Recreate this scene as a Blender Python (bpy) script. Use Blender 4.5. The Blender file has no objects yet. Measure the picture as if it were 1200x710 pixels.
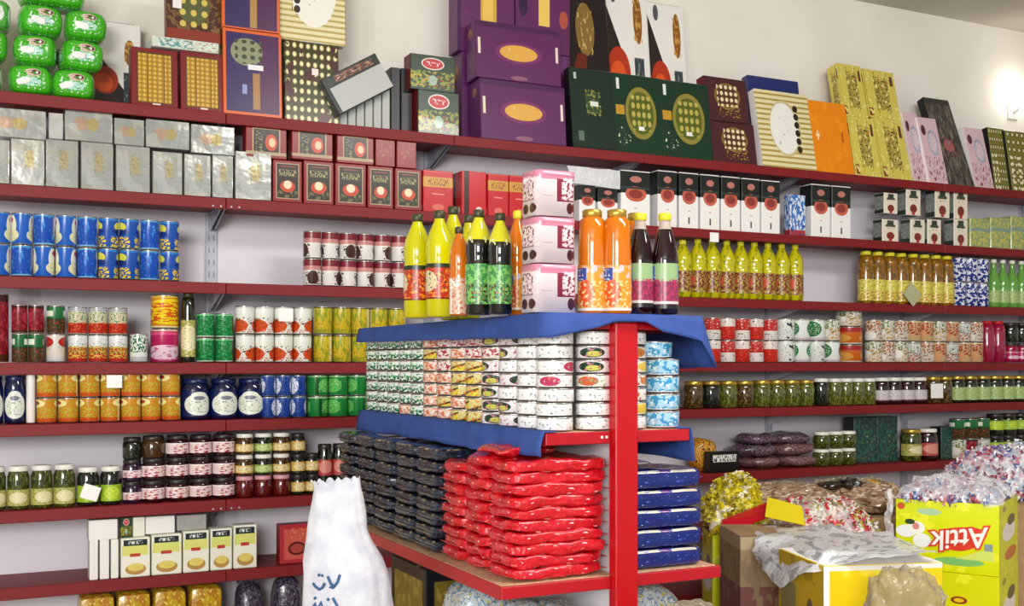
import bpy, bmesh, math, random
from mathutils import Vector, Matrix, Euler, noise
random.seed(7)
PI = math.pi
sc = bpy.context.scene
COL = sc.collection

# ------------------------------------------------------------------ camera, world, lights, exposure
H = 1.55                      # eye height
F = 1300.0                    # focal length in pixels of a 1200 wide frame
HY = 425.0                    # horizon row
TH = math.atan(1300 / 2638)   # the shelf wall is turned by this against the picture plane
cam = bpy.data.objects.new('camera', bpy.data.cameras.new('camera')); COL.objects.link(cam)
cam.location = (0, 0, H); cam.rotation_euler = (PI / 2, 0, 0)
cam.data.sensor_width = 36; cam.data.lens = 36 * F / 1200; cam.data.shift_y = (HY - 355) / 1200
cam.data.clip_start = 0.05
sc.camera = cam
sc.view_settings.view_transform = 'Standard'; sc.view_settings.look = 'None'
sc.view_settings.gamma = 1; sc.view_settings.use_curve_mapping = False
sc.view_settings.exposure = 0.0
wd = bpy.data.worlds.new('daylight'); sc.world = wd; wd.use_nodes = True
wd.node_tree.nodes['Background'].inputs[0].default_value = (0.86, 0.92, 1.0, 1)
wd.node_tree.nodes['Background'].inputs[1].default_value = 0.55

def area(name, loc, target, sx, sy, power, col=(1, 1, 1)):
    l = bpy.data.lights.new(name, 'AREA'); l.shape = 'RECTANGLE'; l.size = sx; l.size_y = sy
    l.energy = power; l.color = col
    o = bpy.data.objects.new(name, l); COL.objects.link(o); o.location = loc
    o.rotation_euler = (Vector(target) - Vector(loc)).to_track_quat('-Z', 'Y').to_euler()
    return o
area('shop_window_light', (-1.0, -4.2, 2.6), (0.8, 5, 1.5), 3.4, 1.5, 520, (1.0, 0.985, 0.955))
area('added_highlight_strip', (-1.75, 0.1, 1.75), (0.9, 4.2, 1.45), 0.2, 2.0, 34, (1.0, 1.0, 1.0))  # added unseen strip lamp, draws thin upright highlights on the cans
area('ceiling_tube_light', (1.9, 2.2, 3.3), (1.9, 3.6, 0.6), 2.4, 0.3, 70, (1.0, 0.97, 0.93))

# ------------------------------------------------------------------ frames of reference
U = Vector((math.cos(TH), math.sin(TH), 0)); W = Vector((-math.sin(TH), math.cos(TH), 0))
O0 = Vector((-600 / F * F / 330, F / 330, 0))
UC = -O0.dot(U); WC = -O0.dot(W)
def P3(u, w, h): return O0 + U * u + W * w + Vector((0, 0, h))
def hit(x, w):                      # column x of the picture at offset w behind the shelf fronts
    d = Vector(((x - 600) / F, 1, 0)); t = (w - WC) / d.dot(W)
    return UC + t * d.dot(U), t
def uu(x, w=0.0): return hit(x, w)[0]
def hh(x, y, w=0.0): return H + (HY - y) / F * hit(x, w)[1]

# ------------------------------------------------------------------ materials
def lin(c):
    if isinstance(c, str):
        c = c.lstrip('#'); c = [int(c[i:i + 2], 16) / 255 for i in (0, 2, 4)]
    return tuple(((v / 12.92) if v <= .04045 else ((v + .055) / 1.055) ** 2.4) for v in c[:3]) + (1.0,)
MATS = {}
def P(name, base, ops=(), rough=.35, metal=0.0, rep=1, trans=0.0, alpha=1.0, emit=0.0, bump=0.0, bscale=40, coat=0.0, obj=False):
    m = bpy.data.materials.new(name); m.use_nodes = True; MATS[name] = m
    nt = m.node_tree; N = nt.nodes; L = nt.links; b = N['Principled BSDF']
    def mth(op, a, c=None, d=None):
        n = N.new('ShaderNodeMath'); n.operation = op
        for i, v in enumerate((a, c, d)):
            if v is None: continue
            if isinstance(v, (int, float)): n.inputs[i].default_value = v
            else: L.new(v, n.inputs[i])
        return n.outputs[0]
    b.inputs['Roughness'].default_value = rough; b.inputs['Metallic'].default_value = metal
    b.inputs['Transmission Weight'].default_value = trans; b.inputs['Alpha'].default_value = alpha
    b.inputs['Coat Weight'].default_value = coat
    col = None
    tc = N.new('ShaderNodeTexCoord')
    if ops:
        sep = N.new('ShaderNodeSeparateXYZ'); L.new(tc.outputs['UV'], sep.inputs[0])
        Ux, Vx = sep.outputs[0], sep.outputs[1]
        if rep != 1: Ux = mth('FRACT', mth('MULTIPLY', Ux, float(rep)))
        comb = N.new('ShaderNodeCombineXYZ'); L.new(Ux, comb.inputs[0]); L.new(Vx, comb.inputs[1]); UV = comb.outputs[0]
        def vmul(vec, sx, sy, ox=0., oy=0.):
            mp = N.new('ShaderNodeMapping'); L.new(vec, mp.inputs[0])
            mp.inputs['Scale'].default_value = (sx, sy, 1); mp.inputs['Location'].default_value = (ox, oy, 0)
            return mp.outputs[0]
        def length(v):
            n = N.new('ShaderNodeVectorMath'); n.operation = 'LENGTH'; L.new(v, n.inputs[0]); return n.outputs['Value']
        def box(u0, u1, v0, v1):
            a = None
            if v0 > 0 or v1 < 1: a = mth('COMPARE', Vx, (v0 + v1) / 2, (v1 - v0) / 2)
            if u0 > 0 or u1 < 1:
                c = mth('COMPARE', Ux, (u0 + u1) / 2, (u1 - u0) / 2); a = c if a is None else mth('MULTIPLY', a, c)
            return a
        cur = lin(base)
        for op in ops:
            k = op[0]
            if k == 'band': mask = box(0, 1, op[1], op[2]); c = op[3]
            elif k == 'box': mask = box(*op[1:5]); c = op[5]
            elif k == 'ell':
                _, cu, cv, ru, rv, c = op
                mask = mth('LESS_THAN', length(vmul(UV, 1 / ru, 1 / rv, -cu / ru, -cv / rv)), 1.0)
            elif k == 'noise':          # scale u, scale v, threshold, colour, region
                _, su, sv, th, c = op[:5]
                n = N.new('ShaderNodeTexNoise'); n.inputs['Scale'].default_value = 1; n.inputs['Detail'].default_value = 2.5
                kf = 1.55
                L.new(vmul(UV, su * kf, sv * kf, su * .37 + sv, sv * .7), n.inputs['Vector'])
                mask = mth('GREATER_THAN', n.outputs['Fac'], th)
                if len(op) > 5:
                    r = box(*op[5])
                    if r is not None: mask = mth('MULTIPLY', mask, r)
            elif k == 'dots':           # nu, nv, r, colour, region
                _, nu, nv, r, c = op[:5]
                n = N.new('ShaderNodeVectorMath'); n.operation = 'FRACTION'; L.new(vmul(UV, nu, nv), n.inputs[0])
                s = N.new('ShaderNodeVectorMath'); s.operation = 'SUBTRACT'; L.new(n.outputs[0], s.inputs[0]); s.inputs[1].default_value = (.5, .5, 0)
                mask = mth('LESS_THAN', length(s.outputs[0]), r)
                if len(op) > 5:
                    q = box(*op[5]); mask = mth('MULTIPLY', mask, q) if q is not None else mask
            elif k == 'hs':             # horizontal stripes: count, duty, colour, region
                _, n_, du, c = op[:4]; mask = mth('LESS_THAN', mth('FRACT', mth('MULTIPLY', Vx, float(n_))), du)
                if len(op) > 4:
                    q = box(*op[4]); mask = mth('MULTIPLY', mask, q)
            elif k == 'vs':
                _, n_, du, c = op[:4]; mask = mth('LESS_THAN', mth('FRACT', mth('MULTIPLY', Ux, float(n_))), du)
                if len(op) > 4:
                    q = box(*op[4]); mask = mth('MULTIPLY', mask, q)
            elif k == 'below':          # v < k*u + b
                _, kk, bb, c = op[:4]
                mask = mth('LESS_THAN', Vx, mth('MULTIPLY_ADD', Ux, kk, bb))
                if len(op) > 4: mask = mth('MULTIPLY', mask, box(*op[4]))
            mx = N.new('ShaderNodeMix'); mx.data_type = 'RGBA'; L.new(mask, mx.inputs[0])
            if isinstance(cur, tuple): mx.inputs[6].default_value = cur
            else: L.new(cur, mx.inputs[6])
            mx.inputs[7].default_value = lin(c); cur = mx.outputs[2]
        L.new(cur, b.inputs['Base Color'])
    else: b.inputs['Base Color'].default_value = lin(base)
    if emit:
        b.inputs['Emission Color'].default_value = lin(base); b.inputs['Emission Strength'].default_value = emit
    if bump:
        n = N.new('ShaderNodeTexNoise'); n.inputs['Scale'].default_value = bscale; n.inputs['Detail'].default_value = 3
        L.new(tc.outputs['Object'], n.inputs['Vector'])
        bp = N.new('ShaderNodeBump'); bp.inputs['Strength'].default_value = bump; bp.inputs['Distance'].default_value = .01
        L.new(n.outputs['Fac'], bp.inputs['Height']); L.new(bp.outputs[0], b.inputs['Normal'])
    return m
def grainy(name, c1, c2, scale, rough=.6, bump=.1, metal=0):      # two-tone surface with soft mottling
    m = P(name, c1, rough=rough, bump=bump, bscale=scale, metal=metal)
    nt = m.node_tree; N = nt.nodes; L = nt.links; b = N['Principled BSDF']
    tc = N.new('ShaderNodeTexCoord'); n = N.new('ShaderNodeTexNoise'); n.inputs['Scale'].default_value = scale; n.inputs['Detail'].default_value = 4
    L.new(tc.outputs['Object'], n.inputs['Vector'])
    r = N.new('ShaderNodeValToRGB'); r.color_ramp.elements[0].position = .35; r.color_ramp.elements[1].position = .65
    r.color_ramp.elements[0].color = lin(c1); r.color_ramp.elements[1].color = lin(c2)
    L.new(n.outputs['Fac'], r.inputs[0]); L.new(r.outputs[0], b.inputs['Base Color'])
    return m

# ------------------------------------------------------------------ mesh helpers
class MB:
    def __init__(s): s.v = []; s.f = []; s.m = []; s.uv = []; s.sm = []
    def face(s, idx, mat=0, uv=None, smooth=False):
        s.f.append(tuple(idx)); s.m.append(mat); s.uv.append(uv or [(0.5, 0.5)] * len(idx)); s.sm.append(smooth)
    def quad(s, pts, mat=0, uv=((0, 0), (1, 0), (1, 1), (0, 1)), smooth=False):
        b = len(s.v); s.v += [tuple(p) for p in pts]; s.face(range(b, b + len(pts)), mat, list(uv)[:len(pts)], smooth)
    def box(s, x0, x1, y0, y1, z0, z1, front=0, side=0, top=0, back=None, bottom=None, M=None):
        if back is None: back = side
        if bottom is None: bottom = top
        p = [Vector(q) for q in ((x0, y0, z0), (x1, y0, z0), (x1, y1, z0), (x0, y1, z0), (x0, y0, z1), (x1, y0, z1), (x1, y1, z1), (x0, y1, z1))]
        if M is not None: p = [M @ q for q in p]
        b = len(s.v); s.v += [tuple(q) for q in p]
        q4 = [(0, 0), (1, 0), (1, 1), (0, 1)]
        for idx, m in (((0, 1, 5, 4), front), ((2, 3, 7, 6), back), ((3, 0, 4, 7), side), ((1, 2, 6, 5), side), ((4, 5, 6, 7), top), ((3, 2, 1, 0), bottom)):
            s.face([b + i for i in idx], m, q4)
    def lathe(s, prof, seg=18, mats=None, a0=0.0, a1=1.0, smooth=True, h=None, cx=0, cy=0):
        h = h or max(z for r, z in prof) or 1
        full = (a0 == 0 and a1 == 1); n = seg + 1; b = len(s.v)
        for r, z in prof:
            for j in range(n):
                a = -PI / 2 + 2 * PI * (a0 + (a1 - a0) * j / seg - .5)
                s.v.append((cx + r * math.cos(a), cy + r * math.sin(a), z))
        for i in range(len(prof) - 1):
            for j in range(seg):
                u0 = a0 + (a1 - a0) * j / seg; u1 = a0 + (a1 - a0) * (j + 1) / seg
                va, vb = prof[i][1] / h, prof[i + 1][1] / h
                ids = [b + i * n + j, b + i * n + j + 1, b + (i + 1) * n + j + 1, b + (i + 1) * n + j]
                s.face(ids, mats[i] if mats else 0, [(u0, va), (u1, va), (u1, vb), (u0, vb)], smooth)
    def tube(s, pts, r, seg=6, mat=0, flat=1.0):
        pts = [Vector(p) for p in pts]; b = len(s.v)
        for i, p in enumerate(pts):
            t = (pts[min(i + 1, len(pts) - 1)] - pts[max(i - 1, 0)]).normalized()
            a = t.cross(Vector((0, 0, 1))); a = a.normalized() if a.length > 1e-3 else Vector((1, 0, 0)); c = t.cross(a)
            for j in range(seg):
                q = p + (a * math.cos(2 * PI * j / seg) * flat + c * math.sin(2 * PI * j / seg)) * r; s.v.append(tuple(q))
        for i in range(len(pts) - 1):
            for j in range(seg):
                s.face([b + i * seg + j, b + i * seg + (j + 1) % seg, b + (i + 1) * seg + (j + 1) % seg, b + (i + 1) * seg + j], mat, None, True)
        s.face([b + j for j in range(seg)][::-1], mat); s.face([b + (len(pts) - 1) * seg + j for j in range(seg)], mat)
    def grid(s, fn, nu, nv, mat=0, smooth=True):
        b = len(s.v)
        for j in range(nv + 1):
            for i in range(nu + 1): s.v.append(tuple(fn(i / nu, j / nv)))
        for j in range(nv):
            for i in range(nu):
                a = b + j * (nu + 1) + i
                s.face([a, a + 1, a + nu + 2, a + nu + 1], mat, [(i / nu, j / nv), ((i + 1) / nu, j / nv), ((i + 1) / nu, (j + 1) / nv), (i / nu, (j + 1) / nv)], smooth)
    def soft(s, w, d, h, p=4.0, n=5, amp=0.0, fr=20., seed=0, mat=0, org=(0, 0, 0), M=None, squeeze=0.0):
        """a soft packet: rounded box w x d x h, base centre at org"""
        for ax in range(3):
            for sg in (-1, 1):
                b = len(s.v)
                for j in range(n + 1):
                    for i in range(n + 1):
                        a, c = 2 * i / n - 1, 2 * j / n - 1
                        q = [0, 0, 0]; q[ax] = sg; o = [k for k in range(3) if k != ax]; q[o[0]] = a; q[o[1]] = c
                        l = (abs(q[0]) ** p + abs(q[1]) ** p + abs(q[2]) ** p) ** (1 / p)
                        v = Vector((q[0] / l * w / 2, q[1] / l * d / 2, q[2] / l * h / 2))
                        if squeeze: v.z *= 1 - squeeze * max(0, abs(v.x) / (w / 2) - .55) / .45
                        if amp:
                            k = noise.noise_vector(v * fr + Vector((seed * 3.1, seed, -seed))); v += k * amp
                        v += Vector((0, 0, h / 2))
                        if M is not None: v = M @ v
                        s.v.append(tuple(v + Vector(org)))
                for j in range(n):
                    for i in range(n):
                        f = [b + j * (n + 1) + i, b + j * (n + 1) + i + 1, b + (j + 1) * (n + 1) + i + 1, b + (j + 1) * (n + 1) + i]
                        uv = [(i / n, j / n), ((i + 1) / n, j / n), ((i + 1) / n, (j + 1) / n), (i / n, (j + 1) / n)]
                        flip = (sg > 0) != (ax == 1)
                        if ax == 0 and sg < 0: uv = [(1 - a_, c_) for a_, c_ in uv]
                        if not flip: f = f[::-1]; uv = uv[::-1]
                        s.face(f, mat, uv, True)
    def mesh(s, name, mats, bevel=0.0):
        me = bpy.data.meshes.new(name); me.from_pydata(s.v, [], s.f)
        for m in mats: me.materials.append(MATS[m] if isinstance(m, str) else m)
        ul = me.uv_layers.new(name='UVMap'); k = 0; data = ul.data
        for fi, pf in enumerate(me.polygons):
            pf.material_index = s.m[fi]; pf.use_smooth = s.sm[fi]
            for c in s.uv[fi]: data[k].uv = c; k += 1
        if bevel:
            bm = bmesh.new(); bm.from_mesh(me)
            bmesh.ops.bevel(bm, geom=list(bm.edges), offset=bevel, segments=1, affect='EDGES', clamp_overlap=True)
            bm.to_mesh(me); bm.free()
        me.update(); return me
    def obj(s, name, mats, parent=None, bevel=0.0):
        o = bpy.data.objects.new(name, s.mesh(name, mats, bevel)); COL.objects.link(o)
        if parent: o.parent = parent
        return o
def empty(name, loc=(0, 0, 0), rz=0.0):
    o = bpy.data.objects.new(name, None); COL.objects.link(o); o.location = loc; o.rotation_euler = (0, 0, rz); o.empty_display_size = .03
    return o
def tag(o, label, cat, group=None):
    assert 4 <= len(label.split()) <= 16, label
    o['label'] = label; o['category'] = cat
    if group: o['group'] = group
    elif 'group' in o: del o['group']
    return o
KIDS = {}
def copy_tree(o, parent=None):
    c = o.copy(); COL.objects.link(c)
    if parent: c.parent = parent
    for ch in list(o.children): copy_tree(ch, c)
    return c
ORD = ['first', 'second', 'third', 'fourth', 'fifth', 'sixth', 'seventh', 'eighth', 'ninth', 'tenth', 'eleventh', 'twelfth', 'thirteenth', 'fourteenth', 'fifteenth']

# ------------------------------------------------------------------ palette
P('shelf_red', '#7c0a14', rough=.55, bump=.05); P('post_red', '#ba0a17', rough=.3); P('lip_red', '#b3121f', rough=.35)
P('panel_white', '#e6e2ea', rough=.5); P('upright_grey', '#bfc3cf', rough=.4, metal=.2); P('bracket_grey', '#aeb4c0', rough=.35, metal=.3)
P('slot_dark', '#8f909c', rough=.7)
P('tin', '#c9c6c0', rough=.25, metal=.9); P('tin_gold', '#cfae62', rough=.25, metal=.9)
grainy('plaster', '#f2eee6', '#ebe6da', 2.2, rough=.85, bump=.04); grainy('ceiling_paint', '#cbc6ba', '#bfb9ac', 2.0, rough=.9, bump=.04)
grainy('floor_tile', '#a89f92', '#8e867a', 9, rough=.4, bump=.03)
grainy('chipboard', '#d8b493', '#b98d6a', 90, rough=.7, bump=.15)
grainy('blue_cloth', '#34539f', '#2b488f', 14, rough=.8, bump=.25)
grainy('cardboard', '#a98a60', '#957650', 20, rough=.8, bump=.1)
grainy('white_weave', '#d3d3da', '#bfc1cd', 22, rough=.7, bump=.6)
P('paper_white', '#f4f2ee', rough=.7); P('ink_blue', '#2a5684', rough=.6)
P('white_plain', '#f0eee8', rough=.4); P('black_plain', '#17181a', rough=.35); P('grey_plain', '#b8bab6', rough=.4)
P('lid_white', '#eae8df', rough=.35); P('lid_gold', '#c9a548', rough=.3, metal=.7); P('lid_green', '#1f4a26', rough=.4); P('lid_pink', '#d99aa6', rough=.4)
P('lid_navy', '#0d1b4a', rough=.3); P('lid_dark', '#2c2324', rough=.4)
P('cap_yellow', '#d9cf2a', rough=.4); P('cap_dark', '#3a3a20', rough=.4); P('cap_red', '#c22020', rough=.4)
P('film_clear', '#f4f6fa', rough=.1, alpha=.34, bump=.5, bscale=30); P('film_white', '#eef0f4', rough=.25, alpha=.72, bump=.6, bscale=40)
P('film_frost', '#e4e6ea', [('noise', 9, 6, .56, '#aeb2b8')], rough=.25, alpha=.86, bump=.8, bscale=30); P('film_amber', '#a89c86', rough=.15, alpha=.5, bump=.6, bscale=35)

# ------------------------------------------------------------------ builders of goods (each returns the thing's root)
def can(kind, r, h, top='tin', name='food_can', taper=0.0):
    t = empty(name)
    m = MB(); rb = r * (1 - taper)
    m.lathe([(0, .001), (rb * .93, .001), (rb, .004), (r * .985, h - .004)], 18, [1, 1, 0], h=h); m.obj('body', [kind, top], t)
    m = MB(); m.lathe([(r * .985, h - .004), (r, h - .003), (r, h), (r * .93, h), (r * .9, h - .003), (0, h - .003)], 18); m.obj('lid', [top], t)
    return t
def jar(content, label, lid, r, h, arc=(.2, .8), lv=(.18, .62), name='glass_jar', lidh=None):
    t = empty(name); lh = lidh or min(.016, h * .16); hb = h - lh
    m = MB(); m.lathe([(0, .001), (r * .9, .001), (r, .006), (r, hb * .84), (r * .9, hb * .94), (r * .84, hb)], 18); m.obj('glass_body', [content], t)
    m = MB(); rl = r * .9; m.lathe([(rl, hb - .002), (rl + .001, hb), (rl, h - .002), (rl * .95, h), (0, h)], 18); m.obj('lid', [lid], t)
    if label:
        m = MB(); m.lathe([(r + .0008, hb * lv[0]), (r + .0008, hb * lv[1])], 14, a0=arc[0], a1=arc[1]); me = m
        z0, z1 = hb * lv[0], hb * lv[1]
        m.uv = [[((u - arc[0]) / (arc[1] - arc[0]), (v * z1 - z0) / (z1 - z0)) for u, v in q] for q in m.uv]
        m.obj('label', [label], t)
    return t
def bottle(liquid, label, cap, r, h, prof='pet', lv=(.08, .45), name='bottle', arc=(0, 1)):
    t = empty(name)
    if prof == 'pet': pr = [(0, .001), (.85, .0), (1, .02), (1, .5), (.94, .53), (1, .57), (1, .66), (.88, .755), (.62, .84), (.38, .905), (.34, .94)]
    elif prof == 'glass': pr = [(0, .001), (.9, 0), (1, .015), (1, .52), (.95, .60), (.72, .74), (.44, .87), (.40, .93)]
    elif prof == 'wide': pr = [(0, .001), (.92, 0), (1, .015), (1, .42), (.98, .6), (.94, .8), (.84, .9), (.6, .93)]
    else: pr = [(0, .001), (.9, 0), (1, .02), (1, .55), (.6, .7), (.38, .8), (.36, .94)]
    m = MB(); m.lathe([(a * r, b * h if b > .001 else .001) for a, b in pr], 18, h=h); m.obj('liquid_body', [liquid], t)
    cr = pr[-1][0] * r + .003
    m = MB(); m.lathe([(cr * .9, h * .925), (cr, h * .93), (cr, h * .99), (cr * .85, h), (0, h)], 12); m.obj('cap', [cap], t)
    if label:
        m = MB(); z0, z1 = h * lv[0], h * lv[1]; m.lathe([(r + .0008, z0), (r + .0008, z1)], 18, a0=arc[0], a1=arc[1])
        m.uv = [[(u, (v * z1 - z0) / (z1 - z0)) for u, v in q] for q in m.uv]; m.obj('label', [label], t)
    return t
def carton(name, w, d, h, front, side=None, top=None, bevel=.0025):
    """upright box: origin base centre of its front edge"""
    side = side or front; top = top or side
    m = MB(); m.box(-w / 2, w / 2, 0, d, 0.0, h, 0, 1, 2); return m.obj(name, [front, side, top], bevel=min(bevel, w / 8, d / 8, h / 8))

def seat(o, u, w, h, rz=0.0): o.location = P3(u, w, h); o.rotation_euler = (0, 0, TH + rz)
SH = {1: H + .967, 2: H + .637, 3: H + .309, 4: H, 5: H - .221, 6: H - .530, 7: H - .804, 8: H - 1.10}
EPS = .0012

def row(mk, shelf, x0, x1, n, ytop, layers, desc, where, cat, group, w=.015, jit=.5, lay_names=None, squash=1.0, count=True, dy=0.0, fac=1.0):
    """stand n goods side by side between picture columns x0..x1; ytop: picture row of the top of the upper layer.
    mk(col, layer, r, h) -> (kind key, builder, description)"""
    ua, ub = uu(x0, w + .03), uu(x1, w + .03); sp = (ub - ua) / n; r = sp / 2 * .97 * fac
    base = SH[shelf] + EPS if not isinstance(shelf, float) else shelf
    ht = hh((x0 + x1) / 2, ytop, w + r) - base; h1 = ht / layers - EPS
    protos = {}; cnt = {}; out = []
    names = lay_names or (['lower layer', 'upper layer'] if layers == 2 else ['bottom layer', 'middle layer', 'top layer'] if layers == 3 else [''])
    tot = {}
    for l in range(layers):
        for i in range(n):
            k = mk(i, l, r, h1)
            if k is None: continue
            tot[(k[2] or desc, l)] = tot.get((k[2] or desc, l), 0) + 1
    for l in range(layers):
        for i in range(n):
            k = mk(i, l, r, h1)
            if k is None: continue
            key, fn, ds = k; ds = ds or desc
            if key in protos: o = copy_tree(protos[key])
            else: o = protos[key] = fn()
            ju = random.uniform(-.0008, .0008)
            seat(o, ua + sp * (i + .5) + ju, w + r + random.uniform(0, .004), base + l * (h1 + EPS), random.uniform(-jit, jit))
            c = cnt[(ds, l)] = cnt.get((ds, l), 0) + 1
            parts = [ds]
            if names[l]: parts.append(names[l])
            if tot[(ds, l)] > 1: parts.append(ORD[c - 1] + ' from left')
            tag(o, ', '.join(parts) + ' ' + where, cat, group if (n * layers) > 1 else None)
            out.append(o)
    return out

# ------------------------------------------------------------------ the room
ZC = hh(1200, 38, .34); UL, UR = -3.2, 9.0
def struct(o): o['kind'] = 'structure'; o.rotation_euler = (0, 0, TH); o.location = O0; return o
m = MB(); m.box(UL, UR, .34, .5, 0, ZC + .1); struct(m.obj('wall_back', ['plaster']))
m = MB(); m.box(UL, UR, -9, .339, -.1, 0); struct(m.obj('floor', ['floor_tile']))
m = MB(); m.box(UL, UR, -9, .339, ZC, ZC + .1); struct(m.obj('ceiling', ['ceiling_paint']))
m = MB(); m.box(UL - .15, UL - .001, -9, .5, 0, ZC + .1); struct(m.obj('wall_left', ['plaster']))
m = MB(); m.box(UR + .001, UR + .15, -9, .5, 0, ZC + .1); struct(m.obj('wall_right', ['plaster']))

# wall lamp at the right edge
P('lamp_glass', '#fffaf0', emit=7.0, rough=.3)
ul, tl = hit(1199, .26); hl = hh(1199, 108, .26)
t = empty('wall_lamp'); seat(t, ul, .26, hl)
m = MB(); m.lathe([(.075 * math.cos(a), .075 * math.sin(a)) for a in [(-PI / 2 + PI * k / 10) for k in range(11)]], 20, h=1); m.obj('globe', ['lamp_glass'], t)
m = MB(); m.tube([(0, .02, -.07), (0, .05, -.1), (0, .078, -.1)], .012, 8); m.obj('arm', ['white_plain'], t)
m = MB(); m.box(-.04, .04, .066, .079, -.15, -.05); m.obj('mounting_plate', ['white_plain'], t, bevel=.004)
tag(t, 'round white globe lamp lit on the wall above the shelves', 'lamp')
pl = bpy.data.lights.new('globe_glow', 'POINT'); pl.energy = 0.8; pl.shadow_soft_size = .08; pl.color = (1, .96, .88)
po = bpy.data.objects.new('globe_glow', pl); COL.objects.link(po); po.location = P3(ul, .1, hl)

# ------------------------------------------------------------------ wall shelving: one metre bays
B0 = uu(265); BD = (uu(945) - B0) / 3
BAY = ['leftmost white and red metal wall shelving bay, green wipes on top',
       'wall shelving bay holding red tea boxes and the butter cartons',
       'wall shelving bay behind the island, large purple boxes on top',
       'wall shelving bay with green boxes on top and yellow bottles below',
       'wall shelving bay with orange and yellow boxes on its top shelf',
       'wall shelving bay with amber bottles and leaning dark box',
       'rightmost wall shelving bay cut by the right frame edge']
BAYS = [(B0 - BD, B0), (B0, B0 + BD), (B0 + BD, B0 + 2 * BD), (B0 + 2 * BD, B0 + 3 * BD), (B0 + 3 * BD, B0 + 4 * BD), (B0 + 4 * BD, B0 + 5 * BD), (B0 + 5 * BD, B0 + 6 * BD)]
LH, LT = .043, .022
for bi, (a, b) in enumerate(BAYS):
    t = empty('wall_shelving_bay'); seat(t, a, 0, 0); wd_ = b - a
    tag(t, BAY[bi], 'shelving', 'red lipped wall shelving bays')
    for k in range(1, 9):
        z = SH[k]; m = MB()
        # board with turned-down front lip
        m.box(.001, wd_ - .001, .012, .295, z - LT, z)
        m.box(.001, wd_ - .001, 0, .012, z - LH, z)
        s = m.obj('shelf', ['shelf_red'], t, bevel=.002)
        mm = MB()
        if k in (2, 6) and bi < 3:
            for xs in (.02, .05, wd_ - .05, wd_ - .02): mm.box(xs - .003, xs + .003, -.0015, 0, z - .036, z - .03)
            mm.obj('lip_screws', ['upright_grey'], s)['kind'] = 'stuff'
        for xs in (.006, wd_ - .010):
            mm = MB(); zt = z - LT - .0005
            A = [(xs, .014, zt), (xs, .285, zt), (xs, .285, zt - .075), (xs, .262, zt - .075)]
            B = [(xs + .003, p[1], p[2]) for p in A]
            mm.v = A + B; mm.face((0, 1, 2, 3)); mm.face((7, 6, 5, 4))
            for q in range(4): mm.face((q, 4 + q, 4 + (q + 1) % 4, (q + 1) % 4))
            mm.obj('bracket', ['bracket_grey' if k < 3 else 'panel_white'], t)
    m = MB(); m.box(.002, wd_ - .002, .300, .306, .05, SH[1] - .02); m.obj('back_panel', ['panel_white'], t)
    m = MB(); m.box(-.022, .022, .286, .299, 0, SH[1] - .022)
    up = m.obj('upright', ['upright_grey'], t)
    m = MB(); z = .3
    while z < SH[1] - .1:
        m.box(-.012, -.007, .2850, .2858, z, z + .022); m.box(.007, .012, .2850, .2858, z, z + .022); z += .05
    m.obj('slots', ['slot_dark'], up)['kind'] = 'stuff'

# ------------------------------------------------------------------ labels of the goods
P('l_milk_flower', '#1c50ac', [('band', .9, 1, '#2b7fd0'), ('ell', .5, .72, .3, .16, '#d8d84a'), ('ell', .5, .55, .36, .1, '#16337f'), ('noise', 7, 9, .5, '#f0d31c', (.08, .92, .05, .4)), ('noise', 14, 16, .62, '#3a3c14', (.15, .85, .08, .36)), ('band', 0, .05, '#1c7a8a')], rep=2, rough=.25)
P('l_milk_white', '#1f5fc0', [('ell', .5, .6, .3, .42, '#e9ead6'), ('ell', .5, .78, .16, .09, '#b8405a'), ('ell', .5, .3, .38, .22, '#e6e3b8'), ('noise', 9, 10, .6, '#8fb07a', (.2, .8, .05, .35)), ('band', .93, 1, '#2b7fd0')], rep=2, rough=.25)
P('l_milk_blue', '#1b4fb4', [('noise', 6, 3, .6, '#3f8fe0'), ('band', 0, .08, '#7ab6e6'), ('box', .4, .5, .3, .9, '#dfe6f0'), ('band', .92, 1, '#4aa4d8')], rep=2, rough=.22)
P('l_darkred', '#7c1422', [('noise', 6, 5, .55, '#a83040'), ('band', .0, .12, '#4a2410'), ('ell', .5, .55, .3, .25, '#b03048'), ('band', .88, 1, '#3a0a10')], rep=2, rough=.25)
P('l_greenred', '#2c3a20', [('band', .55, .95, '#1e6a3a'), ('box', .2, .8, .62, .82, '#dfe6d4'), ('noise', 10, 9, .55, '#8e2a22', (0, 1, .05, .5)), ('noise', 14, 12, .66, '#c8b24a', (0, 1, .05, .45))], rep=2, rough=.25)
P('l_whitered', '#d9d3cc', [('ell', .5, .72, .42, .2, '#b4241c'), ('ell', .5, .35, .26, .22, '#e2ddb8'), ('band', 0, .12, '#c7cbd0'), ('noise', 10, 10, .62, '#3f7440', (.1, .9, .4, .62))], rep=2, rough=.25)
P('l_redbeige', '#cfc8a8', [('band', .05, .42, '#b5261c'), ('noise', 10, 8, .56, '#3e7a44', (0, 1, .42, .85)), ('noise', 12, 9, .6, '#e88a28', (0, 1, .1, .5)), ('band', .84, 1, '#a8aab4')], rep=2, rough=.25)
P('l_redveg', '#b52a20', [('band', .55, .98, '#dfe4e4'), ('noise', 9, 8, .5, '#d9b24a', (0, 1, .15, .6)), ('noise', 11, 9, .58, '#4b8a3f', (0, 1, .3, .7)), ('noise', 16, 12, .62, '#a0303a', (0, 1, .65, .9))], rep=2, rough=.25)
P('l_smallgreen', '#dfe6de', [('noise', 9, 7, .5, '#1f6b3c', (0, 1, .35, .95)), ('band', 0, .2, '#b9bcc0'), ('box', .45, .6, .2, .5, '#2f6d48')], rep=2, rough=.25)
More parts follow.
